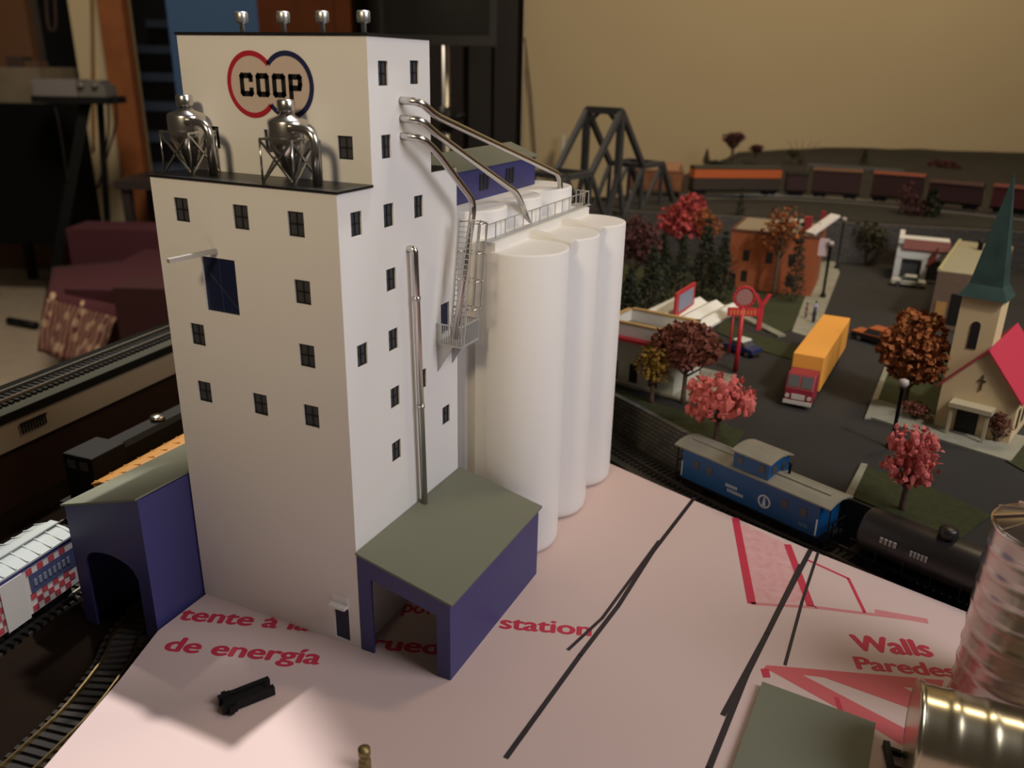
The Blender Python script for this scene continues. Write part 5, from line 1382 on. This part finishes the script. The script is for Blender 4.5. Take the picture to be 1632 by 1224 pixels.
r2.color_ramp.elements[0].color = (1, 1, 1, 1); r2.color_ramp.elements[1].position = .46; r2.color_ramp.elements[1].color = (0, 0, 0, 1)
nt.links.new(sp.outputs['Y'], r2.inputs[0])
v2 = nt.nodes.new('ShaderNodeTexVoronoi'); v2.inputs['Scale'].default_value = 4.6; nt.links.new(tc.outputs['UV'], v2.inputs['Vector'])
r4 = nt.nodes.new('ShaderNodeValToRGB'); r4.color_ramp.interpolation = 'CONSTANT'; r4.color_ramp.elements[0].color = (.36, .24, .15, 1); r4.color_ramp.elements[1].position = .2; r4.color_ramp.elements[1].color = (.050, .008, .012, 1); nt.links.new(v2.outputs['Distance'], r4.inputs[0])
mx = nt.nodes.new('ShaderNodeMix'); mx.data_type = 'RGBA'; nt.links.new(r2.outputs[0], mx.inputs['Factor']); nt.links.new(r4.outputs[0], mx.inputs['A']); nt.links.new(mixp.outputs['Result'], mx.inputs['B'])
nt.links.new(mx.outputs['Result'], b.inputs['Base Color'])
bl0 = [at(84, 428, u=cu_+20), at(200, 418, u=cu_+20)]             # upper edge on the seat
bl1 = [at(76, 470, u=cu_-32), at(190, 500, u=cu_-34)]            # over the front edge
bl2 = [at(60, 560, u=cu_-42), at(150, 590, u=cu_-44)]            # hem near the floor
me = bpy.data.meshes.new('blanket'); vs = []; fs = []; uvs = []
nu, nv2 = 18, 20
for j in range(nv2+1):
    t = j/nv2
    for i in range(nu+1):
        s = i/nu
        P0, P1, P2_ = bl0[0].lerp(bl0[1], s), bl1[0].lerp(bl1[1], s), bl2[0].lerp(bl2[1], s)
        p = P0.lerp(P1, t/.5) if t < .5 else P1.lerp(P2_, (t-.5)/.5)
        if t > .45: p = p+FWD*(-1.5*math.sin(s*14+t*3)*(t-.45)*2)
        vs.append(p*CM); uvs.append((s, 1-t))
k = nu+1
fs = [(j*k+i, j*k+i+1, (j+1)*k+i+1, (j+1)*k+i) for j in range(nv2) for i in range(nu)]
me.from_pydata(vs, [], fs); uvl = me.uv_layers.new(name='UVMap')
for lp in me.loops: uvl.data[lp.index].uv = uvs[lp.vertex_index]
for p in me.polygons: p.use_smooth = True
me.materials.append(BLK)
bo = bpy.data.objects.new('blanket', me); COL.objects.link(bo); sm_ = bo.modifiers.new('thickness', 'SOLIDIFY'); sm_.thickness = .008; sm_.offset = -1
tag(bo, 'dark red blanket with a cream patterned border draped over the sofa corner', 'blanket')
# keyboard-style stand with boxes on it
u0 = 400
MATTEBLACK = mat('matte_black_steel', (.004, .004, .004), .85, 0, .15)
sd = thing('equipment_stand', 'black folding stand holding a grey box and a small model on top, far left', 'stand', vu(pv(130, 300, u0)[0], u0, FZ))
va, zt0 = pv(60, 152, u0); vb, zt1 = pv(183, 160, u0)
m = MB(); vbox(m, va, vb, u0-6, u0+12, zt0-3, zt0); kid(m, 'top_bar', MATTEBLACK, sd)
pa, pb = vu(pv(133, 165, u0)[0], u0+3, zt0-2), vu(pv(95, 520, u0)[0], u0-10, FZ+2)
m = MB(); m.bar(pa, pb, 4.5); kid(m, 'leg', MATTEBLACK, sd)
pa, pb = vu(pv(150, 165, u0)[0], u0+6, zt0-2), vu(pv(118, 400, u0)[0], u0+30, FZ+2)
m = MB(); m.bar(pa, pb, 2.5); kid(m, 'leg', MATTEBLACK, sd)
va, _ = pv(60, 140, u0); vb, _ = pv(128, 140, u0); _, zq = pv(90, 126, u0)
m = MB(); vbox(m, va, vb, u0-4, u0+10, zt0, zq)
tag(m.build('grey_box', mat('grey_device', (.13, .115, .11), .5)), 'flat grey electronic box on the black stand at the far left', 'device')
va, _ = pv(129, 140, u0); vb, _ = pv(172, 140, u0); _, zq = pv(150, 128, u0)
m = MB(); vbox(m, va, vb, u0-3, u0+8, zt0, zt0+5); vbox(m, va+3, vb-2, u0-2, u0+7, zt0+5, zq)
for v_ in (va+2, vb-4):
    p = vu(v_, u0-4, zt0+5); m.blob(p, 1.6, .1, 1)
tag(m.build('small_device', mat('dark_grey_device', (.09, .085, .075), .45)), 'small dark grey device with pale knobs at the right end of the black stand', 'device')
for k, (pts, lab) in enumerate([([(182, 150), (188, 190), (172, 245), (155, 300)], 'dark cable hanging from the right end of the black stand'), ([(172, 165), (174, 210), (165, 260), (158, 300)], 'second dark cable hanging just left of the one at the stand end'), ([(86, 165), (95, 200), (108, 290)], 'dark cable hanging under the grey box on the stand')]):
    m = MB(); m.tube(smooth([at(*q, u=u0-2-k) for q in pts]), .5, 6); tag(m.build('cable', BLACK), lab, 'cable')
m = MB(); m.tube(smooth([at(146, -20, u=457), at(148, 60, u=457), at(149, 240, u=457)]), .9, 6); tag(m.build('conduit', mat('tan_conduit', (.18, .095, .028), .6)), 'brown conduit running down the beige pier beside the wooden post', 'conduit')
# black amplifier cabinet and shelf behind
u1 = 430
va, _ = pv(-80, 300, u1); vb, zt_ = pv(86, 166, u1)
m = MB(); vbox(m, va, vb, u1, u1+50, FZ+30, zt_); am = m.build('amplifier_cabinet', mat('black_cabinet_left', (.0035, .003, .003), .9, 0, .1))
tag(am, 'black cabinet under the shelf of odds and ends at the left edge', 'cabinet')
for v_ in (va+5, vb-7):
    for uq in (u1+4, u1+44): m = MB(); vbox(m, v_, v_+4, uq, uq+4, FZ, FZ+30); m.build('leg', BLACK, am)
va, _ = pv(-80, 140, u1+4); vb2, zs2 = pv(62, 108, u1+4)
m = MB(); vbox(m, va, vb2, u1+4, u1+46, zt_, zs2)
tag(m.build('counter_box', mat('greyish_counter', (.15, .12, .08), .7, noise=((.11, .085, .055), .5), scale=10)), 'pale brownish crate on the black cabinet at the left edge', 'crate')
_, z9 = pv(20, 90, u1+10)
for k, (xa, xb, lab) in enumerate([(8, 34, 'dark round-topped object on the pale crate at the left edge'), (36, 58, 'small brown box on the pale crate, right of the dark object')]):
    a0, _ = pv(xa, 90, u1+10); a1, _ = pv(xb, 90, u1+10)
    m = MB(); vbox(m, a0, a1, u1+10, u1+20, zs2, z9-k*2); tag(m.build('shelf_item', mat('dark_odd_item' if k == 0 else 'brown_odd_item', (.035, .02, .014) if k == 0 else (.07, .035, .018), .7)), lab, 'box')
wa, _ = pv(-80, 50, 500); wb, _ = pv(46, 50, 500)
m = MB(); vbox(m, wa, wb, 500, 506, FZ, 190); tag(m.build('wooden_partition', mat('brown_wood_panel', (.14, .062, .026), .6)), 'brown wooden panel in the top left corner', 'panel')
ha = [at(72, -20, u=490), at(76, 45, u=490), at(84, 50, u=490), at(90, 44, u=490), at(86, -20, u=490)]
m = MB(); m.tube(smooth(ha), .9, 6); tag(m.build('hanging_loop', mat('dark_brown_cord', (.04, .02, .012), .7)), 'dark cord loop hanging on the wall at the upper left', 'cord')
# small dark stool between post and sofa
u2 = 400
va, zt_ = pv(180, 288, u2); vb, _ = pv(262, 288, u2)
m = MB(); vbox(m, va, vb, u2, u2+35, zt_-4, zt_)
for v_ in (va+2, vb-6):
    for uq in (u2+2, u2+29): vbox(m, v_, v_+4, uq, uq+4, FZ, zt_-4)
tag(m.build('side_table', mat('dark_wood_table', (.022, .016, .014), .5)), 'low dark table behind the maroon sofa beside the wooden post', 'table')
p0, p1 = at(14, 511, z=FZ+2), at(58, 519, z=FZ+2)
m = MB(); m.cyl(p0, p1, 1.8, n=10); tag(m.build('black_tube', BLACK), 'short black tube lying on the pale carpet at the left edge', 'tube')
